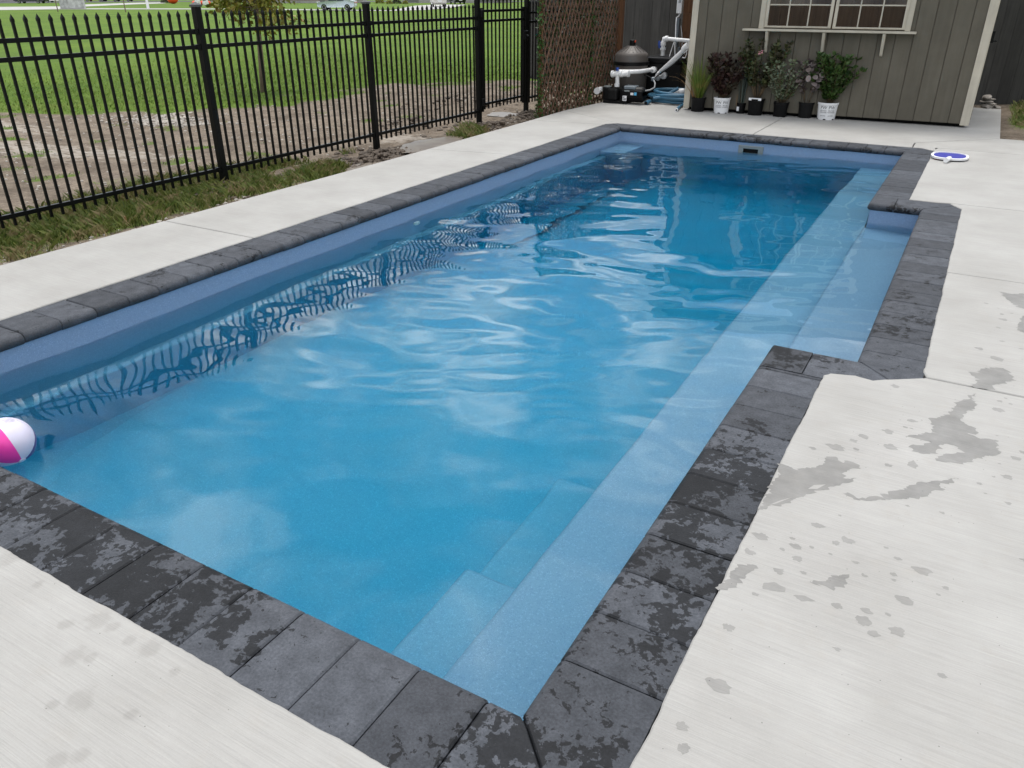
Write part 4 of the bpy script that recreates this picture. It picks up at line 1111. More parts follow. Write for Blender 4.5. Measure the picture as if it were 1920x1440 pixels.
# wooden post with electrical boxes
EY = 12.75
ep = thing('utility_post', (at(1291, 150, EY).x, EY, 0), 'brown wooden post between heater and shed corner', 'post')
e0, e1 = at(1100 + 1165 / 6.4, 60 / 6.4, EY), at(1100 + 1262 / 6.4, 60 / 6.4, EY)
MB().box(e0.x + 0.0, e1.x + 0.06, EY, EY + 0.14, 0.0, 2.3).build('post', M['brown_post'], ep, bevel=0.006)
k0, k1 = at(1100 + 1160 / 6.4, 160 / 6.4, EY - 0.04), at(1100 + 1218 / 6.4, 600 / 6.4, EY - 0.04)
MB().box(k0.x, k1.x, EY - 0.04, EY - 0.001, k1.z - 0.25, k0.z).build('block', M['brown_post'], ep, bevel=0.004)
b0, b1 = at(1100 + 1100 / 6.4, 160 / 6.4, EY - 0.02), at(1100 + 1162 / 6.4, 160 / 6.4, EY - 0.02)
wb = thing('meter_box', (b0.x, EY, b0.z), 'white electrical box high on the brown post', 'electrical box')
MB().box(b0.x, b1.x, EY - 0.14, EY - 0.045, b0.z, b0.z + 0.42).build('cover', M['white_plastic'], wb, bevel=0.008)
MB().box(b0.x + 0.03, b1.x - 0.02, EY - 0.147, EY - 0.1405, b0.z + 0.16, b0.z + 0.28).build('hatch', M['grey_cable'], wb)
b0, b1 = at(1100 + 1078 / 6.4, 560 / 6.4, EY - 0.02), at(1100 + 1140 / 6.4, 215 / 6.4, EY - 0.02)
gb = thing('breaker_box', (b0.x, EY, b0.z), 'blue grey breaker box under the white electrical box', 'electrical box')
MB().box(b0.x, b1.x, EY - 0.13, EY - 0.045, b0.z, b1.z).build('cover', M['grey_box'], gb, bevel=0.006)
MB().tube(pth([(1110, 560, EY - 0.09), (1110, 610, EY - 0.09), (1106, 700, EY - 0.09)]), 0.022, 10).build('conduit', M['grey_box'], gb, smooth=60)
wc = thing('white_cable', at(1267, 60, EY - 0.2), 'thin white cable hanging from the white electrical box', 'cable')
MB().tube(pth([(1120, 165, EY - 0.1), (1105, 195, EY - 0.14), (1080, 212, EY - 0.16), (1072, 300, EY - 0.18), (1068, 420, EY - 0.2), (1058, 540, EY - 0.22), (1060, 690, EY - 0.24)]), 0.011, 8).build('strand', M['white_plastic'], wc, smooth=60)
MB().tube(pth([(1060, 470, EY - 0.2), (1030, 560, EY - 0.22), (990, 690, EY - 0.3)]), 0.008, 8).build('strand', M['white_plastic'], wc, smooth=60)
MB().tube(pth([(1132, 310, EY - 0.06), (1142, 400, EY - 0.07), (1146, 560, EY - 0.07)]), 0.006, 6).build('strand', M['white_plastic'], wc, smooth=60)

# blue vacuum hose coiled on the slab
hose = thing('vacuum_hose', (-3.75, 11.72, DECK_Z), 'coiled blue pool vacuum hose on the slab beside the pump', 'hose')
hr = random.Random(4); path = []
hcx, hcy = -3.68, 11.83
for k in range(5 * 28 + 1):
    a = 2 * math.pi * k / 28 + 2.4; lap = k / 28
    rx = 0.50 - 0.05 * math.sin(lap * 2.1) - 0.012 * lap; ry = 0.25 - 0.03 * math.sin(lap * 1.7)
    path.append((hcx + rx * math.cos(a) + 0.03 * math.sin(lap * 3), hcy + ry * math.sin(a), DECK_Z + 0.03 + 0.042 * min(lap, 4.5) * (0.75 + 0.25 * math.sin(a * 0.5 + 1))))
MB().tube(path, 0.026, 10).build('coil', M['hose'], hose, smooth=80)
MB().tube(pth([(760, 1215, 11.50), (735, 1225, 11.42), (712, 1238, 11.36)]), [0.028, 0.034, 0.034], 14).build('cuff', M['hose'], hose, smooth=50)
e_ = pth([(712, 1238, 11.355)])[0]
MB().lathe([(0.024, 0), (0.024, 0.006)], e_, 14, (0.3, -1, 0)).build('opening', M['dark'], hose)
MB().tube(pth([(800, 1180, 11.55), (900, 1165, 11.6), (1010, 1110, 11.65), (1100, 1060, 11.7)]), 0.026, 10).build('tail', M['hose'], hose, smooth=80)
vh_ = thing('pool_cleaner', (-3.52, 11.8, 0.15), 'white plastic vacuum head lying inside the coiled blue hose', 'pool cleaner')
c_ = px_(1085, 1130, 11.75)
MB().lathe([(0.02, -0.12), (0.075, -0.10), (0.085, 0), (0.05, 0.09), (0.03, 0.12)], (c_.x, 11.80, c_.z), 18, (0.8, 0.1, 0.45)).build('body', M['white_plastic'], vh_, smooth=50)
MB().tube(pth([(1040, 1150, 11.72), (1010, 1160, 11.70)]), 0.03, 12).build('neck', M['white_plastic'], vh_, smooth=50)
hs = thing('hose_end', gnd(1268, 209), 'dark blue hose end with white cuff poking out beside the shed corner', 'hose')
q0, q1 = gnd(1100 + 1075 / 6.4, 1345 / 6.4), gnd(1100 + 1150 / 6.4, 1265 / 6.4)
q0.z = q1.z = DECK_Z + 0.024
MB().tube([q0, q0.lerp(q1, 0.5), q1 + Vector((0, 0.3, 0))], 0.022, 10).build('tube', M['hose'], hs, smooth=60)
dd = (q0 - q1).normalized()
MB().tube([q0 - dd * 0.03, q0 + dd * 0.012], 0.0235, 14).build('cuff', M['white_plastic'], hs, smooth=50)
MB().tube([q0 + dd * 0.0121, q0 + dd * 0.0135], 0.014, 12).build('opening', M['dark'], hs)

# ------------------------------------------------------------------ potted plants in front of the shed
M['blade'] = leafmat('grass_blade', (0.06, 0.115, 0.012), (0.15, 0.22, 0.035), (0.20, 0.20, 0.045))
M['tan'] = leafmat('dry_plume', (0.22, 0.14, 0.06), (0.30, 0.17, 0.07))
M['burgundy'] = leafmat('burgundy_leaf', (0.018, 0.009, 0.009), (0.055, 0.026, 0.022), (0.035, 0.028, 0.016))
M['blue_grass'] = leafmat('blue_grey_blade', (0.055, 0.075, 0.065), (0.12, 0.15, 0.13))
M['olive'] = leafmat('dark_olive_leaf', (0.022, 0.035, 0.012), (0.075, 0.085, 0.03), (0.05, 0.045, 0.025))
M['silver'] = leafmat('silver_green_leaf', (0.07, 0.10, 0.055), (0.20, 0.23, 0.16), (0.09, 0.12, 0.05))
M['smoke'] = leafmat('dusty_purple_leaf', (0.10, 0.075, 0.075), (0.30, 0.26, 0.25), (0.075, 0.055, 0.06))
M['green'] = leafmat('bright_green_leaf', (0.016, 0.040, 0.007), (0.058, 0.110, 0.022))
M['stem'] = plain('plant_stem', (0.13, 0.09, 0.05), 0.8)
M['pink'] = plain('pink_petal', (0.75, 0.33, 0.38), 0.6)
M['pot_white'] = plain('white_nursery_pot', (0.80, 0.80, 0.81), 0.42, 0.05, 12)
M['ink'] = plain('black_print', (0.03, 0.03, 0.035), 0.5)
pr_ = random.Random(31)
def pot(par, x, y, r, h, mat):
    p_ = MB().lathe([(r * 0.60, 0.004), (r * 0.84, 0.0), (r * 0.86, 0.012), (r * 0.97, h - 0.03), (r * 1.03, h - 0.028), (r * 1.04, h), (r * 0.98, h), (r * 0.95, h - 0.035), (0.02, h - 0.036)], (x, y, DECK_Z), 32, cap=False).build('pot', mat, par, smooth=35)
    for k in range(6):
        a = 2 * math.pi * k / 6 - 1.571
        c_ = Vector((x + r * 0.845 * math.cos(a), y + r * 0.845 * math.sin(a), DECK_Z + 0.01))
        d_ = Vector((math.cos(a), math.sin(a), 0)); s_ = Vector((-d_.y, d_.x, 0))
        if math.sin(a) < 0.1: MB().add([c_ + s_ * -0.02 + d_ * 0.004 - Vector((0, 0, 0.009)), c_ + s_ * 0.02 + d_ * 0.004 - Vector((0, 0, 0.009)), c_ + s_ * 0.014 + d_ * 0.005 + Vector((0, 0, 0.004)), c_ + s_ * -0.014 + d_ * 0.005 + Vector((0, 0, 0.004))], [(0, 1, 2, 3)]).build('drain_hole', M['dark'], p_)
    MB().lathe([(r * 0.95, h - 0.034), (r * 0.4, h - 0.026), (0.02, h - 0.022)], (x, y, DECK_Z), 20).build('soil', M['soil'], par, smooth=60)
    return p_
def blades(par, name, mat, x, y, z, n, h, spread, w, droop=0.5, r0=0.05):
    m = MB()
    for k in range(n):
        a = pr_.uniform(0, 6.283); rr = r0 * math.sqrt(pr_.random()); L = h * pr_.uniform(0.55, 1.08)
        tilt = spread * pr_.random() ** 0.8
        p_ = Vector((x + rr * math.cos(a), y + rr * math.sin(a), z)); d_ = Vector((math.cos(a + pr_.gauss(0, .4)) * tilt, math.sin(a + pr_.gauss(0, .4)) * tilt, 1)).normalized()
        sd_ = d_.cross(Vector((math.cos(a * 3), math.sin(a * 3), 0.1))).normalized()
        seg, vv = 5, []
        for i in range(seg + 1):
            t_ = i / seg; ww = w * (1 - t_ ** 1.6) * 0.5 + 0.0004
            vv += [p_ + sd_ * ww, p_ - sd_ * ww]
            d_ = (d_ + Vector((math.cos(a), math.sin(a), 0)) * droop * 0.16 * t_ * tilt * 2 + Vector((0, 0, -droop * 0.20 * t_ * tilt * 2))).normalized()
            p_ = p_ + d_ * (L / seg)
        m.add(vv, [(2 * i, 2 * i + 1, 2 * i + 3, 2 * i + 2) for i in range(seg)])
    o = m.build(name, mat, par, smooth=180); o['kind'] = 'stuff'
    return o
def shrub(par, x, y, z, n_stem, h, spread, leaf, per, size, shape='leaf', base_bare=0.25, lean=(0, 0), whorl=0.0):
    """upright stems carrying leaves along their upper part"""
    st = MB(); pts_ = []
    for k in range(n_stem):
        a = pr_.uniform(0, 6.283); tl = spread * pr_.random() ** 0.6; L = h * pr_.uniform(0.65, 1.05)
        p_ = Vector((x + 0.03 * math.cos(a), y + 0.03 * math.sin(a), z)); path_ = [p_.copy()]
        d_ = Vector((math.cos(a) * tl + lean[0], math.sin(a) * tl * 0.8 + lean[1], 1)).normalized()
        for i in range(6):
            d_ = (d_ + Vector((pr_.gauss(0, 0.10), pr_.gauss(0, 0.10), 0.07))).normalized(); p_ = p_ + d_ * (L / 6); path_.append(p_.copy())
        st.tube(path_, [0.004 - 0.0004 * i for i in range(7)], 5)
        for j in range(per):
            t_ = base_bare + (1 - base_bare) * (j + pr_.random()) / per
            i = min(5, int(t_ * 6)); q_ = path_[i].lerp(path_[i + 1], t_ * 6 - i)
            b_ = pr_.uniform(0, 6.283); od = Vector((math.cos(b_), math.sin(b_), pr_.uniform(0.1, 0.9)))
            pts_.append((q_ + od * 0.012 * pr_.random(), od))
        for j in range(5): pts_.append((path_[-1], Vector((pr_.gauss(0, 1), pr_.gauss(0, 1), 1.0))))
    st.build('stems', M['stem'], par, smooth=180)['kind'] = 'stuff'
    return leaf_cloud('foliage', pts_, size, leaf, par, pr_, shape)
def pot_text(par, potobj, x, y, r, h, entries):
    """printed lines bent round the pot; entries: (text, angle, height, size)"""
    for txt, ang, zz, size in entries:
        cu = bpy.data.curves.new('print', 'FONT'); cu.body = txt; cu.size = size; cu.align_x = 'CENTER'; cu.resolution_u = 2
        to = bpy.data.objects.new('print', cu); COL.objects.link(to)
        bpy.context.view_layer.update()
        me = bpy.data.meshes.new_from_object(to.evaluated_get(bpy.context.evaluated_depsgraph_get()))
        bpy.data.objects.remove(to); bpy.data.curves.remove(cu)
        for v in me.vertices:
            z_ = zz + v.co.y; rr = r * lerp(0.86, 0.97, z_ / h) + 0.0022
            a = ang + v.co.x / rr
            w_ = Vector((x + rr * math.cos(a), y + rr * math.sin(a), DECK_Z + z_)) - wloc(potobj)
            v.co = w_
        me.materials.clear(); me.materials.append(M['ink'])
        link('print', me, potobj)
GRP = 'potted plants in a row before the shed'
def plant(name, px, py, wpx, hpx, label):
    c_ = gnd(px, py); Y = c_.y + 0.13
    r = abs(at(px + wpx / 2, py, c_.y).x - at(px - wpx / 2, py, c_.y).x) * 0.5 * 0.98
    h = at(px, py - hpx, c_.y).z - at(px, py, c_.y).z
    h *= 0.92
    t_ = thing(name, (c_.x + 0.02, Y, DECK_Z), label, 'plant', GRP)
    return t_, c_.x + 0.02, Y, r * 0.96, h
# 1 ornamental grass
t_, x, y, r, h = plant('potted_grass', 1300, 211, 28, 29, 'green ornamental grass in black pot at the shed left corner')
pot(t_, x, y, r, h, M['black_plastic'])
blades(t_, 'foliage', M['blade'], x, y, h, 300, 0.62, 0.50, 0.005, 1.1)
blades(t_, 'dry_stalks', M['tan'], x - 0.05, y, h, 26, 0.62, 0.75, 0.005, 1.6)
# 2 burgundy
t_, x, y, r, h = plant('potted_shrub', 1344, 214, 32, 32, 'dark burgundy leaved bush in white printed pot')
po = pot(t_, x, y, r, h, M['pot_white'])
pot_text(t_, po, x, y, r, h, [('PW', R(-98), h * 0.62, 0.056), ('PROVEN', R(-98), h * 0.48, 0.022), ('WINNERS', R(-98), h * 0.38, 0.022), ('PW', R(-44), h * 0.62, 0.056), ('PROVEN', R(-44), h * 0.48, 0.022), ('WINNERS', R(-44), h * 0.38, 0.022)])
shrub(t_, x, y, h, 34, 0.58, 0.75, M['burgundy'], 38, 0.078, base_bare=0.1)
# 3 blue grass
t_, x, y, r, h = plant('potted_grass', 1381, 215, 18, 22, 'wispy blue grey grass in small black pot with white tag')
po = pot(t_, x, y, r, h, M['black_plastic'])
blades(t_, 'foliage', M['blue_grass'], x, y, h, 170, 0.85, 0.16, 0.004, 0.3, 0.04)
blades(t_, 'flower_stalks', M['tan'], x, y, h, 16, 1.15, 0.26, 0.0022, 0.3, 0.04)
a = R(-118); c_ = Vector((x + r * 0.97 * math.cos(a), y + r * 0.97 * math.sin(a), DECK_Z + h * 0.45))
s_ = Vector((-math.sin(a), math.cos(a), 0))
MB().add([c_ + s_ * i + Vector((0, 0, j)) + Vector((math.cos(a), math.sin(a), 0)) * k for k in (0.001, 0.004) for i, j in ((-0.022, -0.03), (0.022, -0.03), (0.022, 0.03), (-0.022, 0.03))], [(0, 3, 2, 1), (4, 5, 6, 7), (0, 1, 5, 4), (1, 2, 6, 5), (2, 3, 7, 6), (3, 0, 4, 7)]).build('tag', M['white_plastic'], po)
MB().box(x - 0.07, x - 0.055, y - 0.06, y - 0.056, h - 0.03, h + 0.12).build('plant_stake', M['stem'], t_)
# 4 tall olive shrub with pink flowers
t_, x, y, r, h = plant('potted_shrub', 1408, 218, 32, 34, 'tall dark olive bush with tiny pink flowers in black pot')
pot(t_, x, y, r, h, M['black_plastic'])
shrub(t_, x, y, h, 34, 0.82, 0.56, M['olive'], 46, 0.068, base_bare=0.28)
fl = MB()
for c_ in (at(1424, 99, y - 0.1), at(1429, 97, y - 0.1)):
    for k in range(6):
        a = k * 1.047; fl.add([c_, c_ + Vector((math.cos(a) * 0.02 - 0.008 * math.sin(a), -0.006, math.sin(a) * 0.02)), c_ + Vector((math.cos(a) * 0.026, -0.008, math.sin(a) * 0.026)), c_ + Vector((math.cos(a) * 0.02 + 0.008 * math.sin(a), -0.006, math.sin(a) * 0.018))], [(0, 1, 2, 3)])
fl.build('flowers', M['pink'], t_)
c_ = Vector((x, y - r * 0.6, DECK_Z + h + 0.003))
MB().box(x - 0.09, x + 0.09, y - r * 0.95, y - r * 0.80, h - 0.012, h + 0.022).build('tag', M['white_plastic'], t_)
# 5 silver shrub
t_, x, y, r, h = plant('potted_shrub', 1455, 221, 30, 30, 'sparse silvery green bush in black pot below the first bracket')
pot(t_, x, y, r, h, M['black_plastic'])
shrub(t_, x, y, h, 32, 0.60, 0.80, M['silver'], 36, 0.046, base_bare=0.08, lean=(0.06, 0))
# 6 dusty purple with round leaves, each leaf its own piece
t_, x, y, r, h = plant('potted_shrub', 1502, 223, 30, 32, 'bush with round dusty purple leaves in scuffed black pot')
pot(t_, x, y, r, h, M['dull_black'])
shrub(t_, x, y, h, 12, 0.55, 0.42, M['smoke'], 14, 0.05, 'round', base_bare=0.3)
lv = MB(); ring = [(0.5 + 0.5 * math.cos(a_), 0.42 * math.sin(a_)) for a_ in [2 * math.pi * k / 10 for k in range(10)]]
lv.add([(0, 0, 0.0)] + [(0.09 * u, 0.09 * v, -0.05 * u * u * 0.3 + abs(v) * 0.02) for u, v in ring], [])
lv.v[0] = (0.045, 0, -0.005); lv.f = [(0, 1 + k, 1 + (k + 1) % 10) for k in range(10)]
M['smoke_leaf'] = plain('dusty_round_leaf', (0.19, 0.155, 0.15), 0.6, 0.15, 20, objc=True, rv=0.5)
leaf_me = lv.mesh('leaf', M['smoke_leaf'], smooth=180)
for k in range(95):
    th, ph = pr_.uniform(0, 6.283), pr_.uniform(-0.5, 1.3)
    d_ = Vector((math.cos(th) * math.cos(ph) * 0.32, math.sin(th) * math.cos(ph) * 0.2, 0.24 * math.sin(ph)))
    q_ = Vector((x - 0.01, y - 0.02, h + 0.33)) + d_ * pr_.uniform(0.6, 1.0)
    link('leaf', leaf_me, t_, q_ - wloc(t_) + Vector((0, 0, 0)), (pr_.gauss(0.5, 0.5), pr_.gauss(0.2, 0.6), math.atan2(d_.y, d_.x) + pr_.gauss(0, 0.5)))
# 7 green
t_, x, y, r, h = plant('potted_shrub', 1542, 226, 41, 35, 'bright green leafy bush in large white printed pot')
po = pot(t_, x, y, r, h, M['pot_white'])
pot_text(t_, po, x, y, r, h, [(s_, R(a_), h * z_, q_) for a_ in (-104, -54) for s_, z_, q_ in (('PW', 0.64, 0.062), ('PROVEN', 0.51, 0.024), ('WINNERS', 0.41, 0.024), ('proven', 0.22, 0.026))])
shrub(t_, x + 0.02, y, h, 48, 0.66, 0.70, M['green'], 42, 0.075, base_bare=0.08, lean=(0.10, 0))

# ------------------------------------------------------------------ leaf net beside the coping
net = thing('leaf_net', (0.50, 9.0, DECK_Z), 'flat pool leaf net with white rim and blue mesh by far coping corner', 'leaf net')
nl, nr, nfar, nnear = gnd(1745, 291, .03), gnd(1811, 295, .03), gnd(1776, 284, .03), gnd(1776, 300, .03)
ncx, ncy = (nl.x + nr.x) / 2 + 0.015, (nl.y + nr.y) / 2 + 0.01; na, nb_ = (nr.x - nl.x) / 2 * 1.0, 0.20
ring = []
for k in range(40):
    a = 2 * math.pi * k / 40; ca, sa = math.cos(a), math.sin(a)
    ring.append(Vector((ncx + na * math.copysign(abs(ca) ** 0.75, ca), ncy + nb_ * math.copysign(abs(sa) ** 0.8, sa), DECK_Z + 0.024)))
rm = MB(); n = len(ring)
for i in range(n):
    p_ = ring[i]; o_ = (p_ - Vector((ncx, ncy, p_.z))).normalized()
    rm.v += [p_ + o_ * 0.013 + Vector((0, 0, -0.010)), p_ + o_ * 0.015 + Vector((0, 0, 0.009)), p_ - o_ * 0.012 + Vector((0, 0, 0.011)), p_ - o_ * 0.012 + Vector((0, 0, -0.010))]
for i in range(n):
    for k in range(4):
        j = (i + 1) % n; rm.f.append((4 * i + k, 4 * i + (k + 1) % 4, 4 * j + (k + 1) % 4, 4 * j + k))
rm.build('rim', M['white_plastic'], net, smooth=40)
nm_ = MB(); nm_.v.append((ncx, ncy, DECK_Z + 0.012))
for i in range(n): nm_.v.append(tuple(ring[i].lerp(Vector((ncx, ncy, DECK_Z + 0.014)), 0.5) + Vector((0, 0, 0.006 * math.sin(i * 1.1)))))
for i in range(n): nm_.v.append(tuple(ring[i] + Vector((0, 0, 0.004))))
for i in range(n):
    j = (i + 1) % n
    nm_.f += [(0, 1 + i, 1 + j), (1 + i, 1 + n + i, 1 + n + j, 1 + j)]
nm_.build('mesh_net', M['net_blue'], net, smooth=180)
hp0, hp1 = Vector((ncx + 0.01, ncy - nb_ + 0.02, DECK_Z + 0.035)), Vector((ncx - 0.02, ncy - nb_ - 0.13, DECK_Z + 0.03))
MB().tube([hp0, hp0.lerp(hp1, 0.3), hp1], [0.018, 0.026, 0.026], 12).build('handle_socket', M['white_plastic'], net, smooth=50)
MB().box(ncx - na + 0.03, ncx - na + 0.10, ncy - nb_ + 0.06, ncy - nb_ + 0.09, DECK_Z, DECK_Z + 0.014).build('foot', M['red_paint'], net)
MB().box(ncx + na - 0.09, ncx + na - 0.06, ncy - nb_ + 0.08, ncy - nb_ + 0.11, DECK_Z, DECK_Z + 0.014).build('foot', M['white_plastic'], net)

# ------------------------------------------------------------------ beach ball floating by the near left edge
ball_r = 0.112
bc = gnd(13, 830, WATER_Z + 0.066)
ball = thing('beach_ball', bc, 'pink and white beach ball floating by the near coping', 'ball')
fwd = (bc - CAM).normalized(); rgt = Vector((math.cos(YAW), math.sin(YAW), 0)); upv = rgt.cross(fwd)
axis = (rgt * 0.60 - upv * 0.80 - fwd * 0.10).normalized()
e1 = (-fwd - axis * (-fwd).dot(axis)).normalized(); e2 = axis.cross(e1)       # e1 towards the camera
M['ball_white'] = plain('white_vinyl', (0.66, 0.62, 0.74), 0.3, 0.03, 5)
M['ball_pink'] = plain('pink_vinyl', (0.85, 0.05, 0.37), 0.3, 0.03, 5)
M['ball_purple'] = plain('purple_vinyl', (0.12, 0.05, 0.22), 0.3, 0.03, 5)
def bp(u, v, rr): return bc + (axis * math.cos(v) + (e1 * math.cos(u) + e2 * math.sin(u)) * math.sin(v)) * rr
side = 1 if (e2.dot(rgt) > 0) else -1
for k, mt in enumerate(('ball_pink', 'ball_white', 'ball_purple', 'ball_white', 'ball_pink', 'ball_white')):
    m = MB(); wdt = (70, 74, 60, 50, 50, 56); u0 = side * R(-62 + sum(wdt[:k])); nu, nv = 8, 18
    for i in range(nu + 1):
        for j in range(nv + 1):
            uu = u0 + side * R(wdt[k]) * i / nu
            puff = 1 + 0.006 * math.sin(math.pi * i / nu) - 0.003
            m.v.append(tuple(bp(uu, math.pi * (0.02 + 0.96 * j / nv), ball_r * puff)))
    for i in range(nu):
        for j in range(nv):
            a = i * (nv + 1) + j; m.f.append((a, a + 1, a + nv + 2, a + nv + 1))
    pn = m.build('panel', M[mt], ball, smooth=180)
    if k == 1:      # block of faint small print on the white panel
        pt = MB()
        for row in range(9):
            for q in range(7):
                if (row * 7 + q * 3) % 5 == 0: continue
                u_ = u0 + side * R(16 + 3.6 * q); v_ = math.pi * (0.575 + 0.011 * row)
                pt.add([bp(u_ + side * R(a_), v_ + b_, ball_r * 1.005) for a_, b_ in ((0, 0), (2.9, 0), (2.9, 0.014), (0, 0.014))], [(0, 1, 2, 3)])
        M['faint'] = plain('faint_print', (0.42, 0.39, 0.47), 0.4)
        pt.build('small_print', M['faint'], pn)
MB().lathe([(0.017, -0.003), (0.016, 0.002), (0.005, 0.004)], bc + axis * ball_r * 0.995, 16, axis).build('end_disc', M['ball_white'], ball, smooth=40)
MB().lathe([(0.017, -0.003), (0.016, 0.002), (0.005, 0.004)], bc - axis * ball_r * 0.995, 16, -axis).build('end_disc', M['ball_white'], ball, smooth=40)

# ------------------------------------------------------------------ stacked stones right of the shed
def rock(name, c, sx, sy, sz, seed, label, cat='stone', mat='stone', group=None, sub=2, rough=0.16):
    bm = bmesh.new(); bmesh.ops.create_icosphere(bm, subdivisions=sub, radius=1)
    for v in bm.verts:
        n_ = mnoise.noise(v.co * 1.4 + Vector((seed * 3.7, seed, 0))) * 2 * rough + mnoise.noise(v.co * 3.5 + Vector((seed, 0, seed))) * rough * 0.6
        v.co = v.co * (1 + n_); v.co.z = max(-0.8, min(0.8, v.co.z))
        v.co = Vector((v.co.x * sx, v.co.y * sy, v.co.z * sz))
    me = bpy.data.meshes.new(name); bm.to_mesh(me); bm.free(); me.materials.append(M[mat])
    me.polygons.foreach_set('use_smooth', [True] * len(me.polygons)); me.set_sharp_from_angle(angle=R(38))
    o = link(name, me, None, c)
    return tag(o, label, cat, group)
SG = 'stones stacked at the end of the side slab'
for k, (px, py, w_, h_, lab) in enumerate([(1850, 199, 24, 9, 'broad reddish stone at the bottom of the small stone stack'), (1868, 201, 14, 6, 'flat grey stone at the right foot of the stone stack'), (1857, 194.5, 15, 4, 'flat stone lying on the reddish stone of the stack'), (1850, 190, 22, 4, 'wide thin stone in the middle of the stone stack'), (1854, 186, 14, 3.4, 'small stone second from the top of the stone stack'), (1851, 181.5, 18, 5, 'tilted pale stone on top of the stone stack')]):
    Y = 13.78 + 0.02 * math.sin(k * 2)
    c_ = at(px, py, Y); sx_ = abs(at(px + w_ / 2, py, Y).x - at(px - w_ / 2, py, Y).x) / 2
    o = rock('stone', c_, sx_, 0.11, sx_ * h_ / w_ * 1.35, k + 1, lab, group=SG)
    if k == 5: o.rotation_euler = (0.1, -0.18, 0.2)
    else: o.rotation_euler = (0, (-1) ** k * 0.04, k * 0.5)

# ------------------------------------------------------------------ young tree in the field
tb_ = gnd(494, 174, -0.2)
tree = thing('young_tree', tb_, 'young tree with thin trunk and yellow green leaves in the field', 'tree')
tp0, tp1 = tb_, None
zt2 = 1.35
r_ = ray(481, 22); t_ = ((tb_ - CAM).dot(Vector((-math.sin(YAW), math.cos(YAW), 0)))) / r_.dot(Vector((-math.sin(YAW), math.cos(YAW), 0)))
tt = CAM + r_ * t_
trunk = [tb_ + Vector((0, 0, -0.1)), tb_.lerp(tt, 0.5) + Vector((0.01, 0, 0)), tt, tt + (tt - tb_) * 0.55, tt + (tt - tb_) * 1.3]
tro = MB().tube(trunk, [0.07, 0.052, 0.047, 0.04, 0.015], 12).build('trunk', M['bark'], tree, smooth=180)
tr_ = random.Random(17); lp = []; br = MB()
top_z = 4.6
for k in range(34):
    z0_ = tr_.uniform(tt.z + 0.0, 4.0) if k > 8 else tt.z + 0.04 * k; f_ = (z0_ - tb_.z) / (tt.z - tb_.z)
    b0_ = tb_ + (tt - tb_) * f_ * 1.0; b0_.z = z0_
    a = k * 2.4 + tr_.gauss(0, 0.3); L = lerp(0.95, 0.45, (z0_ - 1.3) / 3.0) * tr_.uniform(0.6, 1.15)
    dirn = Vector((math.cos(a), math.sin(a), tr_.uniform(-0.25, 0.5))).normalized(); pp = [b0_]
    for i in range(4):
        dirn = (dirn + Vector((tr_.gauss(0, .12), tr_.gauss(0, .12), tr_.gauss(-0.03, .1)))).normalized(); pp.append(pp[-1] + dirn * L / 4)
    br.tube(pp, [0.013, 0.010, 0.007, 0.005, 0.002], 5)
    for j in range(110):
        i = tr_.choice((1, 2, 2, 3, 3)); q_ = pp[i].lerp(pp[i + 1], tr_.random()) + Vector((tr_.gauss(0, .10), tr_.gauss(0, .10), tr_.gauss(-0.04, .10)))
        lp.append((q_, (tr_.gauss(0, 1), tr_.gauss(0, 1), tr_.gauss(-0.9, 0.6))))
br.build('branches', M['bark'], tree, smooth=180)['kind'] = 'stuff'
M['tree_leaf'] = leafmat('autumn_leaf', (0.12, 0.145, 0.02), (0.28, 0.27, 0.035), (0.22, 0.16, 0.03))
leaf_cloud('crown', lp, 0.115, M['tree_leaf'], tree, tr_)

# ------------------------------------------------------------------ mud, puddles, gravel and grass along the fence
def puddle(label, cx, cy, rx, ry, z, seed, ang=0.0):
    pts_ = []
    for k in range(48):
        a = 2 * math.pi * k / 48; rr = 1 + 0.35 * mnoise.noise(Vector((math.cos(a) * 1.2 + seed, math.sin(a) * 1.2, seed))) + 0.14 * mnoise.noise(Vector((math.cos(a) * 4 + seed, math.sin(a) * 4, seed)))
        u, v = rx * rr * math.cos(a), ry * rr * math.sin(a)
        pts_.append((cx + u * math.cos(ang) - v * math.sin(ang), cy + u * math.sin(ang) + v * math.cos(ang), z))
    me = bpy.data.meshes.new('puddle'); me.from_pydata(pts_, [], [tuple(range(48))]); me.materials.append(M['puddle'])
    o = link('puddle', me); tag(o, label, kind='structure')
t = NT('muddy_puddle'); t.set(base=t.mix(t.rng(t.noise(t.pos(), 6, 4), 0.4, 0.6), (0.13, 0.10, 0.075), (0.17, 0.14, 0.105)), rough=0.32, spec=0.45); M['puddle'] = t.m
puddle('brown puddle between fence and deck', -5.28, 7.15, 0.36, 0.62, -0.088, 1.3, 0.1)
puddle('small brown puddle at the deck edge', -5.12, 5.52, 0.17, 0.30, -0.086, 4.1, 0.1)
puddle('puddle under the metal gate', -5.92, 9.95, 0.32, 0.26, -0.10, 7.7)
mr = random.Random(13); mud = MB(); icos = bmesh.new(); bmesh.ops.create_icosphere(icos, subdivisions=1, radius=1)
iv = [v.co.copy() for v in icos.verts]; iff = [tuple(v.index for v in f_.verts) for f_ in icos.faces]; icos.free()
def clod(mb, c_, s_, rg):
    o_ = Vector((rg.random() * 50, rg.random() * 50, 0)); q_ = Vector((rg.uniform(0.7, 1.3), rg.uniform(0.7, 1.3), rg.uniform(0.45, 0.8)))
    mb.add([c_ + Vector((v.x * q_.x, v.y * q_.y, v.z * q_.z)) * s_ * (1 + 0.5 * mnoise.noise(v * 2 + o_)) for v in iv], iff)
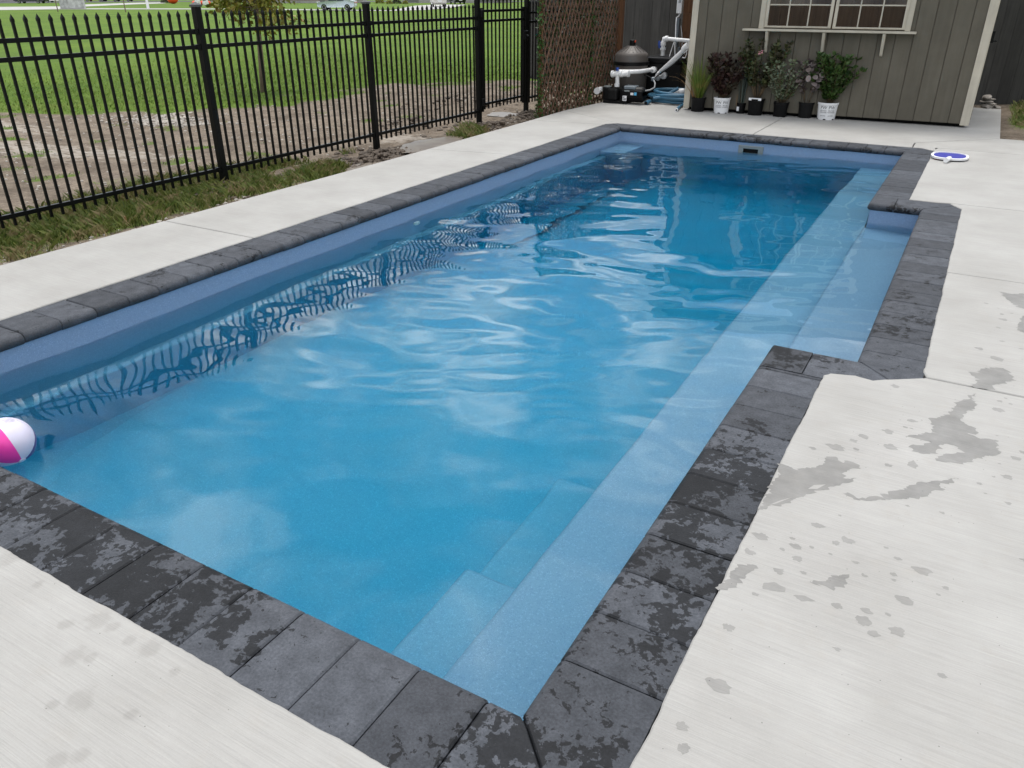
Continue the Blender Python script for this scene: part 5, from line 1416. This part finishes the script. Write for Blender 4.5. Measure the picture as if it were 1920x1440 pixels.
for cx, cy, sx_, sy_, nn, smax in [(-5.42, 6.28, 0.28, 0.30, 230, 0.05), (-5.30, 6.0, 0.22, 0.25, 120, 0.045), (-5.66, 4.02, 0.16, 0.18, 90, 0.04), (-5.52, 3.75, 0.2, 0.2, 70, 0.045), (-5.45, 8.75, 0.25, 0.4, 150, 0.05), (-5.62, 9.0, 0.18, 0.2, 90, 0.05), (-5.55, 10.15, 0.2, 0.3, 150, 0.055), (-5.25, 9.6, 0.2, 0.5, 150, 0.045), (-5.3, 5.75, 0.2, 0.3, 90, 0.05), (-6.6, 8.5, 0.5, 0.5, 80, 0.05), (-7.3, 11.0, 0.8, 0.8, 90, 0.05), (-5.15, 9.1, 0.12, 0.4, 60, 0.03), (-5.0, 3.4, 0.1, 1.2, 160, 0.02)]:
    for k in range(nn):
        x, y = mr.gauss(cx, sx_), mr.gauss(cy, sy_)
        if x > -4.9: continue
        heap = 0.07 * math.exp(-((x - cx) / sx_) ** 2 - ((y - cy) / sy_) ** 2) if smax > 0.03 else 0
        clod(mud, Vector((x, y, gz(x, y) + heap * mr.random())), smax * mr.uniform(0.3, 1.0) ** 1.5, mr)
tag(mud.build('mud_clods', M['mud'], None), 'heaps of wet brown mud clods along the fence foot', kind='stuff')
gv_ = MB()
for k in range(2600):
    if k < 1500: x, y = mr.uniform(-13, -5.9), mr.uniform(1.5, 14.5)
    elif k < 2050: x, y = mr.gauss(-10.6, 0.5), mr.gauss(7.25, 0.28)
    else: x, y = mr.uniform(-5.7, -4.95), mr.uniform(0.5, 11)
    if grassy(x, y) > 0.5: continue
    clod(gv_, Vector((x, y, gz(x, y) + 0.004)), mr.uniform(0.006, 0.022) * (1.6 if 1500 <= k < 2050 else 1), mr)
tag(gv_.build('gravel', M['gravel'], None), 'pale gravel and small stones scattered on the bare dirt', kind='stuff')
# grass: blades as narrow triangles
nr_ = np.random.default_rng(5)
def grass_field(name, label, n, area, hmin, hmax, mat, thr=0.42):
    V, F = [], []
    x0, x1, y0, y1 = area; cnt = 0
    xs_, ys_ = nr_.uniform(x0, x1, n), nr_.uniform(y0, y1, n); rs = nr_.random((n, 5))
    for x, y, r_ in zip(xs_, ys_, rs):
        g_ = grassy(x, y)
        if g_ < thr + 0.25 * (r_[4] - 0.5): continue
        if r_[4] < max(sstep(-13, -23.5, x), sstep(14, 23.5, y) if x < 0 else 0): continue
        if -3.9 < x < 0.98 or (x > 0.9 and y < 10.6) or (-4.96 < x < -3.9): continue
        z = gz(x, y) - 0.005; h = lerp(hmin, hmax, r_[0] ** 1.5) * min(1.15, 0.5 + 0.6 * g_)
        a = r_[1] * 6.283; w = 0.003 + 0.0035 * r_[2]; l = h * (0.25 + 0.9 * r_[3])
        ca, sa = math.cos(a), math.sin(a); b = 4 * cnt
        V += [(x - sa * w, y + ca * w, z), (x + sa * w, y - ca * w, z), (x + ca * l * 0.35 + sa * w * 0.6, y + sa * l * 0.35 - ca * w * 0.6, z + h * 0.65), (x + ca * l, y + sa * l, z + h)]
        F += [(b, b + 1, b + 2), (b, b + 2, b + 3)]; cnt += 1
    me = bpy.data.meshes.new(name); me.from_pydata(V, [], F); me.materials.append(mat)
    tag(link(name, me), label, kind='stuff')
M['lawn'] = leafmat('lawn_blade', (0.085, 0.155, 0.014), (0.155, 0.25, 0.026), (0.19, 0.22, 0.04))
M['rough_grass'] = leafmat('rough_grass_blade', (0.07, 0.110, 0.018), (0.18, 0.20, 0.050), (0.26, 0.205, 0.10))
grass_field('strip_grass', 'rough grass and weeds between deck and metal fence', 42000, (-6.6, -4.9, 0.6, 9.2), 0.03, 0.13, M['rough_grass'])
grass_field('lawn_grass', 'short mown grass of the field beyond the dirt', 210000, (-24, -5.9, 1.0, 24), 0.02, 0.05, M['lawn'])
grass_field('side_grass', 'green grass beside the board fence right of the shed', 9000, (0.95, 3.2, 11.0, 15.0), 0.04, 0.11, M['rough_grass'], 0.5)
tag(MB().box(-5.256, -5.244, 2.64, 2.652, -0.14, 0.0).build('marker_stake', M['tan'], None), 'thin yellow marker stake in the grass by the deck', 'stake')

# ------------------------------------------------------------------ across the field: pavements, cars, houses
FZ = -0.2
def flat(name, label, quads, mat, z):
    m = MB()
    for q in quads:
        p_ = [gnd(x, y, FZ) for x, y in q]; m.add([(v.x, v.y, FZ + z) for v in p_], [(0, 1, 2, 3)])
    return tag(m.build(name, mat, None), label, kind='structure')
flat('sidewalk', None, [[(-60, 20), (115, 17.6), (115, 12.2), (-60, 13.5)], [(115, 17.6), (430, 17.8), (430, 16.4), (115, 15.8)], [(430, 17.8), (600, 19.6), (600, 18.0), (430, 16.4)], [(600, 19.6), (735, 20.8), (735, 19.4), (600, 18.0)]], M['sidewalk'], 0.02)
flat('driveway', None, [[(150, 13), (250, 8.5), (250, 5.6), (150, 9)], [(250, 8.5), (312, 6.4), (300, 4.6), (250, 5.6)]], M['sidewalk'], 0.03)
flat('driveway', None, [[(728, 21), (800, 19), (815, 9), (778, 11)], [(800, 19), (850, 14.5), (875, 9), (815, 9)]], M['sidewalk'], 0.03)
flat('road', None, [[(-200, 8), (330, 3.4), (330, 1.6), (-200, 4)], [(330, 3.4), (1100, 3.2), (1100, 1.8), (330, 1.6)]], M['asphalt'], 0.015)
def car(label, c, ang, L, H, Wd, paint, suv=False, name='parked_car'):
    t_ = thing(name, c, label, 'car'); Mx = Matrix.Translation(c) @ Matrix.Rotation(ang, 4, 'Z')
    h = H
    prof_ = ([(-.5, .30), (-.5, .52), (-.47, .62), (-.30, .66), (-.14, .96), (.12, 1.0), (.36, .95), (.47, .66), (.5, .6), (.5, .28), (.40, .18), (-.44, .18)] if suv else
             [(-.5, .28), (-.5, .46), (-.46, .56), (-.24, .64), (-.06, .95), (.10, 1.0), (.26, .95), (.42, .70), (.5, .66), (.5, .30), (.42, .2), (-.44, .2)])
    b_ = MB(); n_ = len(prof_)
    for sgn, ins in ((-1, 1), (-1, 0), (1, 0), (1, 1)):
        for u, v in prof_:
            tuck = 0.14 * max(0, (v - 0.62) / 0.38) + (0.05 if ins else 0)
            b_.v.append(tuple(Mx @ Vector((u * L * (0.985 if ins else 1), sgn * (Wd / 2 - tuck * Wd / 2 - (0.0 if ins else 0.03 * 0)), v * h * (0.985 if ins and v > 0.5 else 1)))))
    for k in range(3):
        for i in range(n_): b_.f.append((k * n_ + i, k * n_ + (i + 1) % n_, (k + 1) * n_ + (i + 1) % n_, (k + 1) * n_ + i))
    b_.f.append(tuple(reversed(range(n_)))); b_.f.append(tuple(3 * n_ + i for i in range(n_)))
    body = b_.build('body', paint, t_, smooth=40, bevel=0.03)
    for sgn in (-1, 1):
        for u0, u1, v1 in ((-.20, .02, .93), (.035, .22 if not suv else .33, .93)):
            w_ = lambda v: sgn * (Wd / 2 * (1 - 0.14 * max(0, (v - 0.62) / 0.38)) + 0.012)
            sl = 0.08 if u0 < 0 else 0.0
            MB().add([Mx @ Vector((u * L, w_(v), v * h)) for u, v in ((u0, .67), (u1, .68), (u1 - (0.03 if u0 > 0 else 0), v1), (u0 + sl + 0.02, v1))], [(0, 1, 2, 3)]).build('side_window', M['car_glass'], body)
        for u in (-.32, .30):
            c_ = Mx @ Vector((u * L, sgn * (Wd / 2 - 0.09), 0.31))
            ax = Mx.to_3x3() @ Vector((0, sgn, 0))
            wh = MB().lathe([(0.20, -0.1), (0.31, -0.09), (0.315, 0.06), (0.30, 0.095), (0.21, 0.10)], c_, 20, ax).build('wheel', M['tyre'], t_, smooth=35)
            MB().lathe([(0.21, 0.075), (0.20, 0.105), (0.06, 0.09)], c_, 20, ax).build('rim', M['rim'], wh, smooth=30)
        for u, mt in ((-.505, 'rim'), (.497, 'taillight')):
            MB().box(u * L - 0.06, u * L + 0.06, sgn * Wd / 2 * 0.62 - 0.22, sgn * Wd / 2 * 0.62 + 0.22, h * 0.50, h * 0.60, Mx).build('headlight' if mt == 'rim' else 'taillight', M[mt], body, bevel=0.02)
    MB().add([Mx @ Vector(q) for q in ((-.225 * L, -Wd * .40, .665 * h), (-.225 * L, Wd * .40, .665 * h), (-.075 * L, Wd * .36, .945 * h), (-.075 * L, -Wd * .36, .945 * h))], [(0, 1, 2, 3)]).build('windscreen', M['car_glass'], body)
    rx = ((.40, .70), (.275, .94)) if not suv else ((.475, .68), (.385, .93))
    MB().add([Mx @ Vector(q) for q in ((rx[0][0] * L + .02, -Wd * .38, rx[0][1] * h + .01), (rx[0][0] * L + .02, Wd * .38, rx[0][1] * h + .01), (rx[1][0] * L + .02, Wd * .35, rx[1][1] * h + .01), (rx[1][0] * L + .02, -Wd * .35, rx[1][1] * h + .01))], [(0, 1, 2, 3)]).build('rear_window', M['car_glass'], body)
    MB().box(.5 * L - .01, .5 * L + .025, -.26, .26, h * .36, h * .44, Mx).build('number_plate', M['white_plastic'], body)
    return t_
CA = math.atan2(72.6 - 70.6, -62.0 + 65.5)
c_ = (gnd(600, 19.2, FZ) + gnd(667, 19.6, FZ)) / 2; c_.z = FZ + 0.02
car('silver sedan parked across the field behind the metal fence', c_, CA, 4.2, 1.42, 1.72, M['silver_paint'])
c_ = gnd(822, 13.0, FZ); c_.z = FZ + 0.03
car('white car seen from behind in the driveway right of the sedan', c_, math.atan2(-(c_.y - CAM.y), -(c_.x - CAM.x)) + 0.1, 4.4, 1.75, 1.85, M['white_paint'], True)
c_ = gnd(858, 8.0, FZ); c_.z = FZ + 0.03
car('dark car half hidden beside the white car in the driveway', c_, math.atan2(-(c_.y - CAM.y), -(c_.x - CAM.x)) + 0.25, 4.4, 1.5, 1.8, M['black_paint'])
ROADA = CA
for px, py, mt, lab in ((60, 6.5, 'black_paint', 'large dark parked car at the far left of the road'), (108, 4.6, 'white_paint', 'white parked car beside the printed utility cabinet'), (180, 2.8, 'red_paint', 'red car just above the far driveway'), (208, 2.8, 'black_paint', 'black car right of the red car'), (232, 2.8, 'black_paint', 'dark car third right of the printed cabinet')):
    c_ = gnd(px, py, FZ); c_.z = FZ + 0.02
    car(lab, c_, ROADA, 4.6 if px != 60 else 5.6, 1.6, 1.8, M[mt], True)
# utility cabinet with three printed doors
c_ = gnd(136, 17.0, FZ); Mx = Matrix.Translation((c_.x, c_.y, FZ)) @ Matrix.Rotation(R(40), 4, 'Z')
cb_ = thing('utility_cabinet', (c_.x, c_.y, FZ), 'grey printed utility cabinet with three doors beyond the field', 'cabinet')
MB().box(-1.35, 1.35, 0.02, 0.7, 0.08, 1.75, Mx).build('housing', M['cabinet'], cb_, bevel=0.02)
for k in range(3): MB().box(-1.33 + 0.9 * k, -0.47 + 0.9 * k, -0.02, 0.018, 0.12, 1.7, Mx).build('door', M['cabinet'], cb_, bevel=0.01)
MB().box(-1.4, 1.4, -0.05, 0.75, 0.0, 0.08, Mx).build('plinth', M['sidewalk'], cb_)
c_ = gnd(278, 16.6, FZ)
lp_ = thing('lamp_post', (c_.x, c_.y, FZ), 'white post standing at the far edge of the field', 'lamp post')
MB().tube([(c_.x, c_.y, FZ), (c_.x, c_.y, FZ + 5)], [0.16, 0.11], 12).build('pole', M['white_plastic'], lp_, smooth=60)
MB().lathe([(0.1, 0), (0.28, 0.1), (0.3, 0.5), (0.12, 0.7)], (c_.x, c_.y, FZ + 5), 14).build('lantern', M['white_plastic'], lp_, smooth=40)
for px, py, lab in ((109, 22, 'thin bare sapling left of the utility cabinet'), (236, 23, 'thin bare sapling between the utility cabinet and the white post')):
    c_ = gnd(px, py, FZ); sap = thing('sapling', (c_.x, c_.y, FZ), lab, 'tree', 'bare saplings in the field')
    MB().tube([(c_.x, c_.y, FZ), (c_.x - 0.05, c_.y, FZ + 1.4), (c_.x + 0.02, c_.y, FZ + 3.0)], [0.055, 0.045, 0.02], 7).build('trunk', M['bark'], sap, smooth=60)
    tw = MB()
    for k in range(10):
        a = k * 2.4; tw.tube([(c_.x, c_.y, FZ + 1.8 + k * 0.12), (c_.x + 0.5 * math.cos(a), c_.y + 0.5 * math.sin(a), FZ + 2.3 + k * 0.12)], [0.015, 0.004], 5)
    tw.build('twigs', M['bark'], sap)
# garden inflatables
def pumpkin(name, label, c, r):
    t_ = thing(name, c, label, 'inflatable'); m = MB(); nn = 24
    for j in range(11):
        ph = math.pi * j / 10
        for k in range(nn):
            a = 2 * math.pi * k / nn; rr = r * math.sin(ph) * (1 + 0.07 * abs(math.cos(a * 4))) + 0.001
            m.v.append((c.x + rr * math.cos(a), c.y + rr * math.sin(a), c.z + r * 0.85 * (1 - math.cos(ph))))
    for j in range(10):
        for k in range(nn): m.f.append((j * nn + k, j * nn + (k + 1) % nn, (j + 1) * nn + (k + 1) % nn, (j + 1) * nn + k))
    m.build('body', M['orange'], t_, smooth=60)
    MB().tube([c + Vector((0, 0, r * 1.66)), c + Vector((0.05, 0, r * 1.95))], [r * 0.14, r * 0.1], 8).build('stalk', M['stem'], t_)
    return t_
def far(px, py): q_ = gnd(px, py, FZ); q_.z = FZ; return q_
pumpkin('inflatable_pumpkin', 'large orange inflatable pumpkin on the far lawn', far(325, 7.2), 0.85)
pumpkin('inflatable_pumpkin', 'small orange inflatable pumpkin left of the white ghosts', far(365, 9.4), 0.36)
pumpkin('inflatable_pumpkin', 'small orange inflatable pumpkin between the two white ghosts', far(380, 9.2), 0.36)
pumpkin('inflatable_pumpkin', 'small orange inflatable pumpkin right of the white ghosts', far(391, 9.4), 0.36)
for px, lab in ((371, 'white inflatable ghost on the left among small pumpkins'), (386, 'white inflatable ghost on the right among small pumpkins')):
    c_ = far(px, 9.6); g_ = thing('inflatable_ghost', c_, lab, 'inflatable')
    MB().lathe([(0.42, 0), (0.5, 0.25), (0.36, 0.8), (0.36, 1.2), (0.30, 1.5), (0.12, 1.68)], c_, 18).build('body', M['white_plastic'], g_, smooth=60)
    e_ = MB(); d_ = (CAM - c_); d_.z = 0; d_.normalize(); s_ = Vector((-d_.y, d_.x, 0))
    for sg in (-1, 1): e_.lathe([(0.07, 0), (0.05, 0.03)], c_ + d_ * 0.345 + s_ * 0.13 * sg + Vector((0, 0, 1.25)), 10, d_)
    e_.build('eyes', M['dark'], g_)
# shrubs and houses
for k, (px, py, r_, mt, lab) in enumerate(((712, 6.5, 0.8, 'tree_leaf', 'yellow green shrub in the bed left of the driveway'), (730, 7.5, 0.55, 'tree_leaf', 'low yellow shrub in the middle of the far bed'), (744, 7.0, 0.75, 'olive', 'dark green shrub in the far bed'), (760, 7.5, 0.5, 'tree_leaf', 'small yellow shrub next to the driveway'), (480, 15, 1.3, 'olive', 'broad dark shrub directly behind the young tree'), (312, 5.5, 0.9, 'olive', 'dark shrub left of the large inflatable pumpkin'))):
    c_ = far(px, py); s_ = thing('shrub', c_, lab, 'shrub', 'shrubs in front of the far houses'); lp = []
    for j in range(420):
        d_ = Vector((tr_.gauss(0, 1), tr_.gauss(0, 1), abs(tr_.gauss(0.3, 0.8)))).normalized(); lp.append((c_ + Vector((d_.x * r_, d_.y * r_, d_.z * r_ * 1.1)) * tr_.uniform(0.5, 1), d_ + Vector((tr_.gauss(0, .5), tr_.gauss(0, .5), 0))))
    leaf_cloud('foliage', lp, r_ * 0.28, M[mt], s_, tr_)
    MB().tube([c_, c_ + Vector((0, 0, r_ * 0.6))], [0.05, 0.03], 6).build('stem', M['stem'], s_)
def house(label, px0, px1, py, wallm, depth, H, garage=False):
    a, b = far(px0, py), far(px1, py); d_ = (b - a); L = d_.length; ang = math.atan2(d_.y, d_.x)
    Mx = Matrix.Translation(a) @ Matrix.Rotation(ang, 4, 'Z')
    t_ = thing('house', a, label, 'house', 'houses beyond the field')
    MB().box(0, L, 0, depth, 0.45, H, Mx).build('wall', M[wallm], t_)
    MB().box(-0.05, L + 0.05, -0.05, depth, -0.1, 0.45, Mx).build('foundation', M['far_stone'], t_)
    rf_ = MB(); rf_.add([Mx @ Vector(q) for q in ((-0.5, -0.5, H), (L + 0.5, -0.5, H), (L + 0.5, depth + 0.5, H), (-0.5, depth + 0.5, H), (L * 0.25, depth / 2, H + 3), (L * 0.75, depth / 2, H + 3))], [(0, 1, 5, 4), (1, 2, 5), (2, 3, 4, 5), (3, 0, 4), (3, 2, 1, 0)])
    rf_.build('roof', M['shingle'], t_)
    n_ = int(L / 3.2)
    for k in range(n_):
        x = (k + 0.5) * L / n_
        if garage and k in (0, n_ - 1):
            g_ = MB().box(x - 1.3, x + 1.3, -0.06, -0.002, 0.1, 2.4, Mx).build('garage_door', M['garage'], t_)
            for q in range(3): MB().box(x - 1.28, x + 1.28, -0.075, -0.061, 0.65 + 0.55 * q, 0.68 + 0.55 * q, Mx).build('door_groove', M['dark'], g_)
        elif k == n_ // 2: MB().box(x - 0.5, x + 0.5, -0.06, -0.002, 0.2, 2.3, Mx).build('door', M['garage'], t_)
        else:
            w_ = MB().box(x - 0.7, x + 0.7, -0.06, -0.002, 1.2, 2.4, Mx).build('window', M['white_plastic'], t_)
            MB().box(x - 0.62, x + 0.62, -0.075, -0.061, 1.28, 2.32, Mx).build('pane', M['car_glass'], w_)
house('grey house at the far left beyond the cars', -60, 26, 3.2, 'far_siding', 9, 3.2)
house('pale stone house behind the inflatable ghosts', 388, 446, 4.2, 'far_stone', 9, 3.2)
house('brick house with stone foundation behind the silver sedan', 505, 665, 6.0, 'brick', 10, 3.2)
house('pale house with dark garage doors behind the white car', 755, 930, 5.6, 'far_siding', 10, 3.4, True)
house('brown brick house seen through the metal gate', 905, 960, 5.0, 'brick', 10, 3.2)
